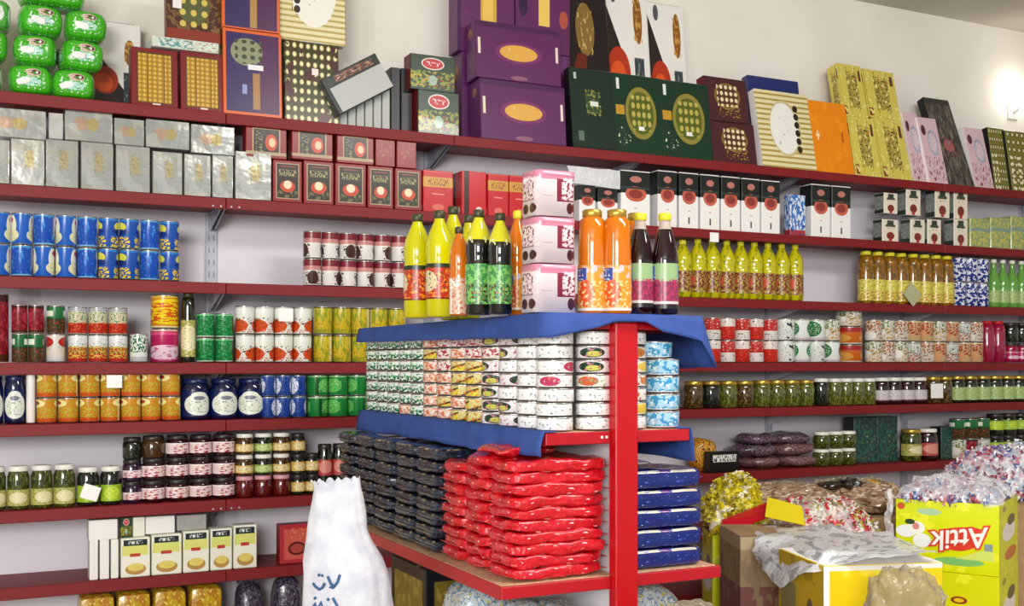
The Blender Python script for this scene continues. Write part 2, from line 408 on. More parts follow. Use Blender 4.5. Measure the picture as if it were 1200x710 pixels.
P('l_yellowbig', '#d98a1a', [('ell', .55, .5, .4, .38, '#eed416'), ('noise', 7, 9, .5, '#d9601c', (.2, .9, .2, .8)), ('band', .92, 1, '#e3c23a'), ('band', 0, .08, '#e8d8a0')], rep=1, rough=.25)
P('l_magenta', '#b01858', [('ell', .5, .3, .3, .22, '#e8c8d8'), ('noise', 8, 8, .56, '#c85a8c', (.2, .8, .05, .5)), ('band', .82, .9, '#d84a80'), ('band', .93, 1, '#e2b8a8')], rep=1, rough=.25)
P('l_green', '#11733a', [('noise', 7, 6, .55, '#2fa05a'), ('box', .36, .64, .2, .85, '#0d5c2e'), ('band', .9, 1, '#7cc48a'), ('band', 0, .08, '#c6d6c6'), ('noise', 16, 12, .66, '#b8dcc0', (0, 1, .4, .8))], rep=2, rough=.2)
P('l_whiteorange', '#e4e6dc', [('ell', .5, .3, .42, .24, '#d1501c'), ('noise', 10, 8, .56, '#c03a2a', (0, 1, .05, .45)), ('noise', 8, 8, .58, '#2c4a30', (0, 1, .35, .6)), ('box', .34, .66, .58, .9, '#f2f2ea'), ('band', .92, 1, '#c0c4bc')], rep=2, rough=.25)
P('l_yellowcan', '#c9b228', [('noise', 5, 2, .52, '#8f9a24'), ('box', .35, .5, .05, .95, '#e6dc98'), ('noise', 12, 9, .6, '#b0641c', (0, 1, .1, .5)), ('band', .93, 1, '#55561c')], rep=2, rough=.25)
P('l_peach', '#c78a22', [('band', .0, .2, '#c8501c'), ('noise', 7, 7, .5, '#b7b83a', (0, 1, .2, .6)), ('ell', .5, .78, .34, .16, '#e9e39a'), ('ell', .5, .8, .16, .08, '#b03a2c'), ('noise', 9, 8, .56, '#d8662a', (0, 1, .1, .55)), ('box', .36, .42, .0, 1, '#f1e7a8')], rep=2, rough=.22)
P('l_navywhite', '#0c1c52', [('ell', .5, .45, .36, .42, '#e2e6da'), ('ell', .5, .78, .2, .16, '#e2e6da'), ('noise', 12, 12, .6, '#5a8a5a', (.25, .75, .15, .6)), ('ell', .5, .7, .14, .08, '#7c7c8c'), ('noise', 14, 18, .63, '#26336a', (.2, .8, .15, .75))], rep=1, rough=.25)
P('l_bluesmall', '#16357e', [('ell', .5, .5, .3, .4, '#dfe4ee'), ('noise', 10, 10, .56, '#2f58b4'), ('band', .9, 1, '#4a66a8')], rep=2, rough=.22)
P('l_greensmall', '#157a34', [('ell', .5, .5, .3, .34, '#4fb04a'), ('noise', 12, 12, .6, '#b7d8a0', (.2, .8, .2, .8)), ('box', .1, .2, .0, 1, '#0c4a20'), ('band', .9, 1, '#8ac48a')], rep=2, rough=.2)
P('l_gherkin', '#c9bf76', [('noise', 9, 9, .5, '#8f9a3a'), ('ell', .5, .5, .28, .34, '#e2dcae'), ('noise', 18, 16, .62, '#6b6a20')], rough=.4)
P('l_lime', '#9cc02a', [('ell', .5, .5, .3, .4, '#c4dc3c'), ('noise', 12, 10, .6, '#5d8a1c')], rough=.4)
P('l_jam', '#ead3d3', [('noise', 5, 5, .54, '#a3283a', (.3, 1, 0, .9)), ('band', .9, 1, '#f6ecea'), ('noise', 14, 14, .62, '#7a3a48', (0, .4, .2, .8))], rough=.4)
P('l_jamgold', '#d8b65a', [('ell', .5, .5, .34, .4, '#e9d9a0'), ('noise', 9, 9, .58, '#a0622a')], rough=.4)
P('l_jamgreen', '#8fae4a', [('ell', .5, .5, .34, .4, '#c6d68a'), ('noise', 9, 9, .58, '#4a7a2a')], rough=.4)
P('l_jamred', '#b03a3a', [('ell', .5, .55, .34, .4, '#d98a7a')], rough=.4)
P('l_cup', '#e6e2dc', [('band', .74, .98, '#7a1f2c'), ('band', .58, .74, '#c88a86'), ('ell', .3, .3, .22, .26, '#4c2f28'), ('noise', 8, 8, .55, '#3a2420', (0, .6, 0, .55)), ('band', .0, .06, '#f2f0ec'), ('noise', 14, 12, .62, '#b0343c', (.1, .9, .6, .9))], rep=2, rough=.3)
P('l_redtom', '#c0261e', [('band', .62, .98, '#e8dcd6'), ('noise', 14, 9, .58, '#402020', (.1, .9, .66, .92)), ('noise', 8, 8, .6, '#e05a3a', (0, 1, .1, .6))], rep=2, rough=.25)
P('l_redtom_b', '#e6e0da', [('band', .45, .98, '#bb2a22'), ('noise', 12, 10, .58, '#2f2424', (.1, .9, .1, .4)), ('noise', 8, 8, .62, '#e8c8b8', (0, 1, .5, .95))], rep=2, rough=.25)
P('l_whitegreen', '#e6ece6', [('ell', .5, .55, .36, .36, '#2c7a44'), ('noise', 14, 10, .58, '#dfe9df', (.2, .8, .3, .8)), ('band', 0, .14, '#d3c4d0'), ('band', .92, 1, '#b8c0b8')], rep=2, rough=.25)
P('l_whiteleaf', '#e2e6e0', [('noise', 4, 3, .58, '#1f2c26', (0, .35, 0, 1)), ('noise', 10, 8, .62, '#6ea06a')], rep=2, rough=.25)
P('l_orangeblock', '#c9641c', [('band', .7, .95, '#a01f20'), ('ell', .5, .35, .4, .25, '#d99a4a'), ('band', 0, .1, '#e2d4b8')], rep=2, rough=.3)
P('l_mixed_a', '#d6cfc0', [('noise', 7, 6, .52, '#b8702c', (0, 1, .5, 1)), ('noise', 9, 7, .56, '#7a2c22', (0, 1, .1, .9)), ('ell', .5, .25, .3, .2, '#f0efe6')], rep=2, rough=.25)
P('l_mixed_b', '#dcd8cc', [('noise', 8, 7, .52, '#5d7a3a', (0, 1, .4, 1)), ('noise', 9, 6, .54, '#c99a3a', (0, 1, .0, .6)), ('ell', .5, .4, .25, .2, '#f2f1ea')], rep=2, rough=.25)
P('l_mixed_c', '#c8a87c', [('noise', 8, 7, .5, '#a8341c', (0, 1, .3, 1)), ('ell', .5, .3, .34, .22, '#d9a070'), ('band', .92, 1, '#d8c890')], rep=2, rough=.25)
P('l_mixed_d', '#d2d4cc', [('noise', 9, 8, .52, '#b0522c', (0, 1, 0, .5)), ('noise', 8, 8, .57, '#4c6a50', (0, 1, .3, .8)), ('band', .88, 1, '#a8a49a')], rep=2, rough=.25)
P('l_cream_white', '#ece8e2', [('noise', 14, 12, .64, '#b0a8a0', (.2, .8, .2, .7))], rep=2, rough=.3)
P('l_greenlab', '#9cb468', [('noise', 9, 8, .54, '#c6d69a'), ('noise', 12, 9, .6, '#4e7a34')], rep=2, rough=.4)
P('l_whitelab', '#cfc8cc', [('noise', 9, 9, .58, '#8a7c84'), ('band', .0, .1, '#6a3034')], rep=2, rough=.4)
P('l_oil', '#7c2a1a', [('noise', 8, 5, .52, '#b8a03a'), ('noise', 12, 9, .6, '#2a1a12'), ('ell', .5, .55, .22, .26, '#c6563a'), ('noise', 16, 10, .66, '#e8e0c8')], rep=2, rough=.3)
P('l_amber', '#cdbb3c', [('noise', 7, 6, .5, '#dfd66a'), ('noise', 9, 8, .56, '#b23c22', (0, 1, 0, .45)), ('noise', 10, 9, .62, '#3c4a1c')], rep=2, rough=.3)
P('l_bluewhite', '#1c3488', [('noise', 4, 5, .52, '#dfe2ec'), ('box', .2, .3, .3, .9, '#f2f4f8')], rep=2, rough=.2)
P('l_cola', '#3f8a4c', [('noise', 5, 4, .5, '#7cc05c'), ('box', .44, .52, .05, 1, '#d8ecc8'), ('noise', 9, 9, .56, '#2c2a24', (0, 1, 0, .5)), ('noise', 10, 10, .62, '#d4443a', (0, 1, .05, .5)), ('noise', 14, 10, .66, '#f0efe0', (0, 1, .05, .6))], rep=2, rough=.3)
P('l_lemonade', '#b8301c', [('band', .88, 1, '#20331c'), ('noise', 6, 6, .54, '#e88a1c', (0, 1, .05, .85)), ('ell', .5, .5, .24, .3, '#d8c8a0'), ('noise', 10, 8, .6, '#2c401c', (0, 1, .2, .95)), ('noise', 12, 8, .66, '#f6ead0', (0, 1, .05, .85)), ('band', 0, .05, '#7a1410')], rep=2, rough=.3)
P('l_orangejuice', '#e0932c', [('noise', 5, 3, .55, '#c8bcc4', (0, 1, .72, 1)), ('box', .2, .7, .66, .94, '#2a4a9a'), ('noise', 14, 16, .58, '#e6eaf4', (.28, .62, .66, .94)), ('ell', .68, .38, .2, .3, '#e2501c'), ('noise', 9, 8, .56, '#f2d09a', (0, 1, .05, .66)), ('band', 0, .06, '#e6dfd6')], rep=2, rough=.3)
P('l_cherry', '#7c2c44', [('band', .6, 1, '#8fae7c'), ('box', .25, .6, .62, .94, '#24489a'), ('noise', 14, 16, .58, '#e6eaf4', (.25, .6, .62, .94)), ('noise', 8, 7, .5, '#a8325c', (0, 1, .15, .65)), ('band', .1, .16, '#d0c8c4'), ('band', 0, .1, '#241a20'), ('box', .44, .5, 0, 1, '#e8e6ea')], rep=2, rough=.3)
P('l_peachdrink', '#d3b8a0', [('ell', .5, .85, .3, .14, '#ece4d8'), ('noise', 8, 8, .55, '#c8603a'), ('box', .42, .5, 0, 1, '#f0e6da')], rep=2, rough=.3)
# bottle and jar contents
P('c_lemon', '#d2cc00', rough=.12, trans=.12, coat=.5); P('c_oil', '#c4bc10', [('noise', 6, 5, .56, '#8f8c14'), ('band', .93, 1, '#8a8420')], rough=.1, coat=.5); P('c_amber', '#8a5a10', [('noise', 6, 4, .52, '#6c4a10'), ('noise', 9, 9, .6, '#b0801c')], rough=.1, coat=.5)
P('c_orange', '#d87208', rough=.08, trans=.1, coat=.6); P('c_cherry', '#1c0a10', [('band', .84, .94, '#b8aaa0')], rough=.05, coat=.8); P('c_cola', '#14140f', [('band', .71, .94, '#d6cf22'), ('noise', 14, 9, .56, '#e6e2a0', (0, 1, .68, .74))], rough=.08, coat=.7)
P('c_greenbottle', '#6fae4a', rough=.12, trans=.15, coat=.4); P('c_bluebottle', '#16307c', rough=.12, coat=.4)
P('c_gherkin', '#2f3512', [('noise', 14, 3, .5, '#4c5418'), ('noise', 22, 6, .62, '#6d7424')], rough=.08, coat=.8)
P('c_dark', '#141a12', [('noise', 14, 4, .6, '#2c3a22')], rough=.06, coat=.8)
P('c_jam', '#2a0810', rough=.06, coat=.8); P('c_jamamber', '#40280e', rough=.06, coat=.8); P('c_jamred', '#5c0d10', rough=.08, coat=.8)
P('c_olive', '#3d4313', [('noise', 26, 5, .5, '#62681e'), ('noise', 30, 3, .62, '#99984a')], rough=.06, coat=.8)
P('c_olivebrown', '#33230f', [('noise', 26, 5, .5, '#57431a'), ('noise', 30, 3, .62, '#8e8044')], rough=.06, coat=.8)
P('c_navyjar', '#08123a', rough=.08, coat=.8); P('c_darkpurple', '#2c1530', rough=.1, coat=.6)
P('c_magenta', '#98103c', rough=.1, coat=.6)

def K(kind, desc=None, top='tin', fac=1.0): return lambda r, h: (kind, lambda: can(kind, r * fac, h, top), desc)
def pick(*layers):      # one list of kinds per layer, bottom first
    def f(i, l, r, h):
        k = layers[l][i % len(layers[l])] if len(layers[l]) else None
        return k(r, h) if k else None
    return f
def J(c, lab, lid, desc=None, lv=(.18, .62), arc=(.18, .82)): return lambda r, h: ((c, lab, lid), lambda: jar(c, lab, lid, r, h, arc, lv), desc)
def BT(c, lab, cap, desc=None, prof='pet', lv=(.08, .45)): return lambda r, h: ((c, lab, cap, prof), lambda: bottle(c, lab, cap, r, h, prof, lv), desc)

# ---- third shelf, left
mf, mw, mb = K('l_milk_flower', 'blue milk tin with yellow flowers'), K('l_milk_white', 'blue milk tin with cream oval'), K('l_milk_blue', 'plain blue milk tin')
row(pick([mw, mb, mw, mw, mb, mf, mf, mb, mf], [mw, mw, mb, mw, mb, mf, mf, mb, mf]), 3, -14, 211, 9, 254, 2, 'milk tin', 'on third shelf', 'tin', 'blue milk tins on the third shelf', jit=.25)
row(pick([K('l_cup')], [K('l_cup')]), 3, 356, 478, 6, 274, 2, 'white can with dark red rim', 'on third shelf', 'can', 'small white and dark red cans on the third shelf', jit=1.2)
# ---- fourth shelf, left
w4 = 'on fourth shelf'
row(pick([K('l_darkred', 'tall brown jar')]), 4, -14, 11, 1, 344, 1, 'tall brown and red jar at left frame edge', w4, 'jar', None)
row(pick([K('l_greenred', 'dark can with green band')], [K('l_darkred', 'dark red can')]), 4, 13, 52, 2, 357, 2, '', w4, 'can', 'dark cans at the left of the fourth shelf', jit=.4)
row(pick([K('l_whitered', 'white and red can')], [K('l_greenred', 'dark can with white print')]), 4, 54, 77, 1, 358, 2, '', w4 + ' beside three red columns', 'can', 'pair of stacked cans on the fourth shelf', jit=.3)
row(pick([K('l_redveg', 'red vegetable can with pale top')], [K('l_redbeige', 'beige vegetable can with red base')]), 4, 79, 150, 3, 360, 2, '', w4, 'can', 'red and beige vegetable cans in three columns', jit=.2)
row(pick([K('l_smallgreen')]), 4, 152, 174, 1, 391, 1, 'small white can with green print', w4, 'can', None)
row(pick([K('l_magenta', 'large magenta tin')], [K('l_yellowbig', 'large orange and yellow tin')]), 4, 177, 211, 1, 346, 2, '', w4, 'tin', 'pair of large stacked tins', jit=0)
row(pick([BT('c_dark', 'l_gherkin', 'cap_dark', None, 'wide', (.08, .6))]), 4, 212, 229, 1, 342, 1, 'tall dark bottle with pale yellow label', w4, 'bottle', None)
row(pick([K('l_green')], [K('l_green')]), 4, 230, 274, 2, 367, 2, 'green can with silver rim', w4, 'can', 'green cans on the fourth shelf', jit=.3)
row(pick([K('l_whiteorange')], [K('l_whiteorange')]), 4, 276, 366, 4, 359, 2, 'white can with orange food picture', w4, 'can', 'white and orange cans on the fourth shelf', jit=.6)
row(pick([K('l_yellowcan')], [K('l_yellowcan')]), 4, 368, 476, 5, 360, 2, 'yellow can with dark rim', w4, 'can', 'yellow cans on the fourth shelf', jit=.7)
# ---- fifth shelf, left
w5 = 'on fifth shelf'
nj = J('c_navyjar', 'l_navywhite', 'lid_navy', None, (.1, .8), (.25, .75))
row(pick([nj]), 5, -22, 30, 2, 440, 1, 'navy jar with white label', w5 + ' at left frame edge', 'jar', 'navy jars at the left frame edge', jit=.2)
row(pick([K('l_cream_white')]), 5, 30, 41, 1, 437, 1, 'slim pale green can beside navy jar', w5, 'can', None)
row(pick([K('l_peach')], [K('l_peach')]), 5, 42, 212, 7, 436, 2, 'orange and yellow fruit can', w5, 'can', 'orange and yellow fruit cans on the fifth shelf', jit=.35)
row(pick([nj]), 5, 213, 312, 3, 443, 1, 'navy jar with white label', w5 + ' beside orange fruit cans', 'jar', 'three navy jars beside the fruit cans', jit=.35)
row(pick([K('l_bluesmall')], [K('l_bluesmall')]), 5, 305, 359, 3, 439, 2, 'small blue and white can', w5, 'can', 'small blue cans on the fifth shelf', jit=.9)
row(pick([K('l_greensmall')], [K('l_greensmall')]), 5, 361, 432, 3, 439, 2, 'small bright green can', w5, 'can', 'small bright green cans on the fifth shelf', jit=.9)
# ---- sixth shelf, left
w6 = 'on sixth shelf'
gj = J('c_gherkin', 'l_gherkin', 'lid_white', None, (.1, .52), (.25, .75))
row(pick([gj]), 6, -20, 89, 4, 545, 1, 'gherkin jar with yellow label', w6, 'jar', 'gherkin jars on the sixth shelf', jit=.3)
row(pick([J('c_dark', 'l_lime', 'lid_white', None, (.12, .6), (.3, .7))]), 6, 90, 143, 2, 546, 1, 'dark jar with lime green label', w6, 'jar', 'dark jars with lime labels', jit=.2)
row(pick([J('c_darkpurple', 'l_jam', 'lid_dark', 'violet pickle jar', (.2, .6))], [J('c_darkpurple', 'l_jam', 'lid_dark', 'violet pickle jar', (.2, .6))], [J('c_dark', None, 'lid_dark', 'unlabelled dark jar')]), 6, 143, 167, 1, 512, 3, '', w6 + ' beside jam jars', 'jar', 'stack of three dark jars', jit=.2, w=.03)
jj = J('c_jam', 'l_jam', 'lid_dark', None, (.2, .78), (.22, .78))
row(pick([jj], [jj], [J('c_jamamber', None, 'lid_dark', 'brown unlabelled jar'), jj, jj, jj]), 6, 166, 276, 4, 509, 3, 'jam jar with pink label', w6, 'jar', 'jam jars stacked three high', jit=.3)
row(pick([J('c_jamred', None, 'lid_pink', 'plain red jam jar')], [J('c_jamamber', 'l_jamgold', 'lid_white', 'gold labelled jam jar'), J('c_dark', 'l_jamgreen', 'lid_white', 'green labelled jam jar'), J('c_jamamber', 'l_jamgold', 'lid_white', 'gold labelled jam jar')],
         [J('c_jamamber', 'l_jamgold', 'lid_white', 'gold labelled jam jar'), J('c_dark', 'l_jamgreen', 'lid_white', 'green labelled jam jar'), J('c_jamamber', 'l_jamgold', 'lid_white', 'gold labelled jam jar')]), 6, 276, 341, 3, 507, 3, '', w6, 'jar', 'mixed jam jars stacked three high', jit=.3)
yj = J('c_dark', 'l_jamgold', 'lid_dark', None, (.2, .75), (.25, .75))
row(pick([yj], [yj], [yj, None]), 6, 341, 374, 2, 507, 3, 'dark jar with yellow label', w6, 'jar', 'dark yellow labelled jars beside the jam', jit=.3)
row(pick([J('c_dark', 'l_jamred', 'lid_dark', None, (.4, .75), (.25, .75))]), 6, 372, 440, 4, 519, 1, 'dark jar with red label', w6 + ' behind the white sack', 'jar', 'dark jars behind the white sack', jit=.3)

# ---- right half
row(pick([BT('c_oil', 'l_oil', 'cap_yellow', None, 'pet', (.1, .46))]), 3, 793, 811, 1, 281, 1, 'yellow drink bottle standing alone beside dark bottle', 'on third shelf', 'bottle', None)
row(pick([BT('c_oil', 'l_oil', 'cap_yellow', None, 'pet', (.1, .46))]), 3, 811, 941, 8, 283, 1, 'yellow drink bottle with dark label', 'on third shelf', 'bottle', 'yellow drink bottles in a row on the third shelf', jit=.6)
row(pick([BT('c_amber', 'l_amber', 'cap_yellow', None, 'wide', (.05, .46))]), 3, 1009, 1118, 8, 297, 1, 'amber bottle with yellow label', 'on third shelf', 'bottle', 'amber bottles in a row on the third shelf', jit=.6)
row(pick([K('l_bluewhite')], [K('l_bluewhite')]), 3, 1119, 1158, 3, 303, 2, 'blue and white can', 'on third shelf beside amber bottles', 'can', 'blue and white cans on the third shelf', jit=1.)
row(pick([BT('c_greenbottle', 'l_greenlab', 'lid_white', None, 'slim', (.1, .35))]), 3, 1160, 1214, 5, 305, 1, 'slim green bottle', 'on third shelf at right frame edge', 'bottle', 'slim green bottles at the right frame edge', jit=.4)
w4r = 'on fourth shelf'
row(pick([K('l_redtom', 'red tomato can'), K('l_redtom_b', 'white topped tomato can')], [K('l_redtom_b', 'white topped tomato can'), K('l_redtom', 'red tomato can')]), 4, 828, 912, 5, 373, 2, '', w4r + ' right of blue cloth', 'can', 'tomato cans right of the blue cloth', jit=.8)
row(pick([K('l_whiteleaf', 'white can with dark leaf'), K('l_whitegreen', 'white can with green oval')], [K('l_whiteleaf', 'white can with dark leaf'), K('l_whitegreen', 'white can with green oval'), K('l_whitegreen', 'white can with green oval'), K('l_mixed_b', 'beige and green can')]), 4, 914, 985, 4, 374, 2, '', w4r, 'can', 'white and green cans on the fourth shelf', jit=.5)
row(pick([K('l_orangeblock', 'orange and red can')], [K('l_orangeblock', 'orange and red can')], [K('l_mixed_b', 'small olive coloured can')]), 4, 989, 1013, 1, 362, 3, '', w4r, 'can', 'column of orange cans', jit=.3)
ma, mb_, mc, md = K('l_mixed_a', 'white can with brown food picture'), K('l_mixed_b', 'white can with green food picture'), K('l_mixed_c', 'orange and red food can'), K('l_mixed_d', 'grey and rust coloured can')
row(pick([mb_, ma, mb_, md, ma, mc, md, mc, mc], [ma, mb_, ma, mc, mc, mb_, mc, md, ma]), 4, 1018, 1152, 9, 376, 2, '', w4r, 'can', 'mixed food cans on the fourth shelf', jit=.7)
row(pick([BT('c_magenta', None, 'cap_red', None, 'wide')]), 4, 1152, 1178, 2, 376, 1, 'bright magenta bottle', w4r, 'bottle', 'magenta bottles on the fourth shelf', jit=.3)
row(pick([J('c_magenta', 'l_magenta', 'lid_dark', None)], [J('c_dark', None, 'lid_dark', None)]), 4, 1180, 1206, 2, 378, 2, 'dark magenta jar', w4r + ' at right frame edge', 'jar', 'dark magenta jars at the right frame edge', jit=.3)
w5r = 'on fifth shelf'
row(pick([J('c_olivebrown', None, 'lid_gold', 'brown olive jar'), J('c_dark', None, 'lid_gold', 'dark olive jar'), J('c_olive', None, 'lid_gold', 'green olive jar'), J('c_olivebrown', None, 'lid_gold', 'brown olive jar')] ), 5, 805, 885, 4, 446, 1, '', w5r + ' beside light blue cans', 'jar', 'gold lidded olive jars near the island', jit=.5)
row(pick([J('c_olive', None, 'lid_gold')]), 5, 886, 955, 4, 445, 1, 'green olive jar with gold lid', w5r, 'jar', 'green olive jars on the fifth shelf', jit=.5)
row(pick([J('c_dark', None, 'lid_white'), ]), 5, 956, 971, 1, 443, 1, 'black olive jar with white lid between green jars', w5r, 'jar', None)
row(pick([J('c_olive', None, 'lid_white')]), 5, 972, 1026, 4, 443, 1, 'green olive jar with white lid', w5r, 'jar', 'white lidded green olive jars', jit=.5)
row(pick([J('c_jam', 'l_whitelab', 'lid_white', None, (.15, .6))]), 5, 1027, 1087, 4, 442, 1, 'dark jar with pale label', w5r, 'jar', 'dark jars with pale labels on the fifth shelf', jit=.4)
row(pick([J('c_olivebrown', None, 'lid_gold')]), 5, 1088, 1116, 2, 441, 1, 'brown olive jar behind white price card', w5r, 'jar', 'brown olive jars near the price card', jit=.4)
row(pick([J('c_dark', 'l_greenlab', 'lid_gold', None, (.12, .66))]), 5, 1117, 1203, 6, 440, 1, 'dark jar with pale green label', w5r, 'jar', 'green labelled jars at the right frame edge', jit=.4)
w6r = 'on sixth shelf right'
row(pick([J('c_gherkin', None, 'lid_white')], [J('c_gherkin', None, 'lid_white')]), 6, 957, 1004, 3, 505, 2, 'green jar with white lid', w6r, 'jar', 'white lidded jars on the sixth shelf', jit=.4)
row(pick([J('c_gherkin', 'l_gherkin', 'lid_gold', 'olive green jar with gold lid', (.2, .6)), J('c_jam', 'l_jamred', 'lid_white', 'dark jar with red label')]), 6, 1063, 1100, 2, 502, 1, '', w6r, 'jar', 'two jars standing apart', jit=.2)
row(pick([K('l_mixed_b', 'small green tin'), K('l_darkred', 'small dark red tin'), K('l_mixed_d', 'small rust tin')], [K('l_greenred', 'small dark tin')]), 6, 1118, 1160, 3, 490, 2, '', w6r + ' above the candy', 'tin', 'small dark tins above the candy', jit=.7)
row(pick([J('c_dark', 'l_lime', 'lid_dark', None, (.3, .8))], [J('c_dark', 'l_lime', 'lid_dark', None, (.3, .8))]), 6, 1162, 1206, 3, 484, 2, 'dark jar with lime label', w6r, 'jar', 'dark lime labelled jars above the candy', jit=.5)

# ------------------------------------------------------------------ top shelf and second shelf boxes
P('t_purple', '#5e1f58', [('band', .9, 1, '#481848'), ('ell', .5, .5, .27, .19, '#7a2c62'), ('ell', .5, .5, .22, .14, '#e0a84a'), ('noise', 26, 10, .66, '#fbe6b0', (.36, .64, .42, .58)), ('box', .03, .06, .42, .7, '#e8d8c8'), ('box', .94, .97, .42, .7, '#e8d8c8'), ('ell', .5, .06, .1, .04, '#8c5a72')], rough=.4)
P('t_purple_side', '#5c205a', [('ell', .5, .8, .2, .08, '#a06a4a'), ('noise', 5, 3, .6, '#6d2a70')], rough=.4)
P('t_purple_gold', '#611f58', [('box', .4, .68, .3, 1, '#d9a83e'), ('box', .44, .62, .34, .96, '#ecc45a'), ('box', .0, .06, 0, 1, '#3c1448'), ('noise', 8, 6, .62, '#7d2c60', (.1, .38, 0, 1))], rough=.4)
P('t_purple_arch', '#611f58', [('box', .42, .62, .3, .75, '#eec862'), ('ell', .52, .75, .1, .18, '#eec862'), ('ell', .14, .5, .08, .12, '#2c1038'), ('ell', .88, .4, .08, .1, '#b0503a')], rough=.4)
P('t_choc', '#7d1820', [('box', .12, .88, .06, .93, '#5c3a14'), ('box', .15, .85, .08, .9, '#a97f22'), ('dots', 9, 13, .36, '#d6b24c', (.15, .85, .08, .9)), ('vs', 2.9, .06, '#6e4a14', (.15, .85, .08, .9)), ('box', .45, .62, .04, .065, '#f0e0d0')], rough=.3, coat=.3)
P('t_choc_side', '#6a121a', rough=.4)
P('t_navyorange', '#e0662a', [('box', .05, .95, .04, .96, '#35245c'), ('box', .6, .92, .05, .95, '#502350'), ('ell', .4, .74, .27, .16, '#8f9474'), ('dots', 7, 11, .3, '#3f4a34', (.2, .66, .6, .88)), ('box', .42, .68, .54, .6, '#f0eef0'), ('box', .5, .62, .08, .5, '#a87c4a'), ('box', .32, .4, .25, .36, '#8f9ad0')], rough=.3, coat=.3)
P('t_navyorange_b', '#e0662a', [('box', .05, .95, .02, .97, '#35245c'), ('box', .6, .92, .03, .96, '#502350'), ('box', .48, .6, .03, .96, '#b08a4a'), ('box', .3, .4, .5, .66, '#8f9ad0')], rough=.3, coat=.3)
P('t_stripe', '#e6dcae', [('hs', 15, .4, '#b09a48'), ('ell', .5, .52, .29, .36, '#cbbf8c'), ('ell', .48, .52, .26, .33, '#f0efea'), ('noise', 9, 12, .66, '#b8bcc4', (.34, .6, .3, .7)), ('dots', 9, 9.5, .42, '#2c2018', (.67, .77, .2, .84))], rough=.35, coat=.2)
P('t_stripe_l', '#e6dcae', [('hs', 15, .4, '#b8a458'), ('ell', .52, .62, .34, .44, '#f2efe4'), ('dots', 9, 9.5, .42, '#2c2018', (.2, .33, .3, .8)), ('noise', 9, 12, .66, '#c8bcc4', (.4, .66, .3, .9))], rough=.35, coat=.2)
P('t_greendot', '#3d3b14', [('dots', 8, 9, .3, '#d9cd86'), ('dots', 8, 9, .16, '#f6f0c8'), ('noise', 3, 4, .58, '#4a1a1c'), ('box', .5, .62, .6, .68, '#efe8e0')], rough=.25, coat=.3)
P('t_greendot_b', '#7d7a34', [('dots', 7, 8, .34, '#4a4a1c'), ('dots', 7, 8, .22, '#e2dcae'), ('dots', 5, 10, .25, '#efe8c4', (.0, .4, 0, .6))], rough=.25, coat=.3)
P('t_brownpic', '#4a2a20', [('noise', 6, 6, .52, '#7a5a34'), ('ell', .5, .6, .3, .3, '#5a6038'), ('dots', 5, 5, .28, '#d8c060', (.2, .8, .25, .9)), ('band', 0, .2, '#8a3420'), ('box', .12, .28, .55, .85, '#f0ece8')], rough=.3, coat=.3)
P('t_turq', '#cfd8cc', [('noise', 9, 3, .5, '#5c9a94', (.1, .6, .1, .9)), ('noise', 14, 4, .58, '#a8603a', (.55, 1, .1, .9)), ('noise', 10, 3, .62, '#eeeeea')], rough=.3)
def candle(name, dv):
    P(name, '#efece6', [('below', -.8, .80 + dv, '#2c2320', (0, .66, 0, 1)), ('ell', .30, .36 + dv, .26, .15, '#b8381c'), ('ell', .28, .33 + dv, .18, .1, '#e85a24'), ('box', .66, .88, 0, .46 + dv, '#3a4650'), ('noise', 14, 12, .6, '#8a9078', (.66, .88, 0, .46 + dv)), ('ell', .78, .68 + dv, .10, .14, '#8f5a1e'), ('noise', 12, 16, .55, '#c99a4c', (.68, .87, .55 + dv, .8 + dv)), ('ell', .24, .86 + dv * .6, .07, .05, '#55555c')], rough=.35)
candle('t_candle', 0.0); candle('t_candle_b', .13)
P('t_black', '#231a1c', [('ell', .5, .75, .2, .16, '#8a6a34'), ('below', .9, .32, '#6a2416', (.0, .5, .15, .6)), ('noise', 12, 12, .55, '#d9742a', (.02, .46, .16, .46)), ('noise', 10, 12, .6, '#c9b46a', (.35, .7, .6, .9)), ('box', .66, .78, .2, .45, '#5a4a3c')], rough=.3, coat=.3)
P('t_darkgreen_plain', '#152c22', [('box', .34, .66, .45, .72, '#2f4a2e'), ('noise', 12, 14, .55, '#8a8a44', (.34, .68, .42, .74)), ('box', .44, .62, .54, .6, '#dfe6da'), ('box', .14, .26, .1, .22, '#5c7464'), ('box', .1, .16, .86, .94, '#b8c4b8'), ('band', 0, .03, '#0c1c14')], rough=.3, coat=.3)
P('t_darkgreen', '#123524', [('ell', .55, .52, .33, .33, '#8c8438'), ('ell', .55, .52, .27, .27, '#56621f'), ('dots', 9, 9, .34, '#b8ae54', (.33, .77, .3, .74)), ('box', .02, .2, .48, .6, '#c0922c'), ('noise', 14, 14, .64, '#d9e0b8', (0, .3, .1, .34)), ('box', .06, .12, .8, .94, '#e0e6dc'), ('box', .48, .6, .3, .35, '#f0f0e8')], rough=.3, coat=.3)
P('t_choc2', '#4a2228', [('ell', .52, .58, .3, .3, '#8a6a34'), ('ell', .52, .58, .26, .26, '#5a3420'), ('dots', 9, 7, .33, '#e6dcae', (.28, .76, .34, .84)), ('noise', 14, 14, .58, '#b8903c', (.3, .8, .1, .4)), ('band', .97, 1, '#2c1216')], rough=.3, coat=.3)
P('t_navy', '#22306c', rough=.35)
P('t_orange', '#ee8a12', [('box', .78, .83, .45, .7, '#b05a10'), ('box', .1, .2, .5, .54, '#f8d8a8'), ('box', .13, .17, .45, .58, '#f8d8a8'), ('noise', 4, 3, .6, '#f2941c')], rough=.3)
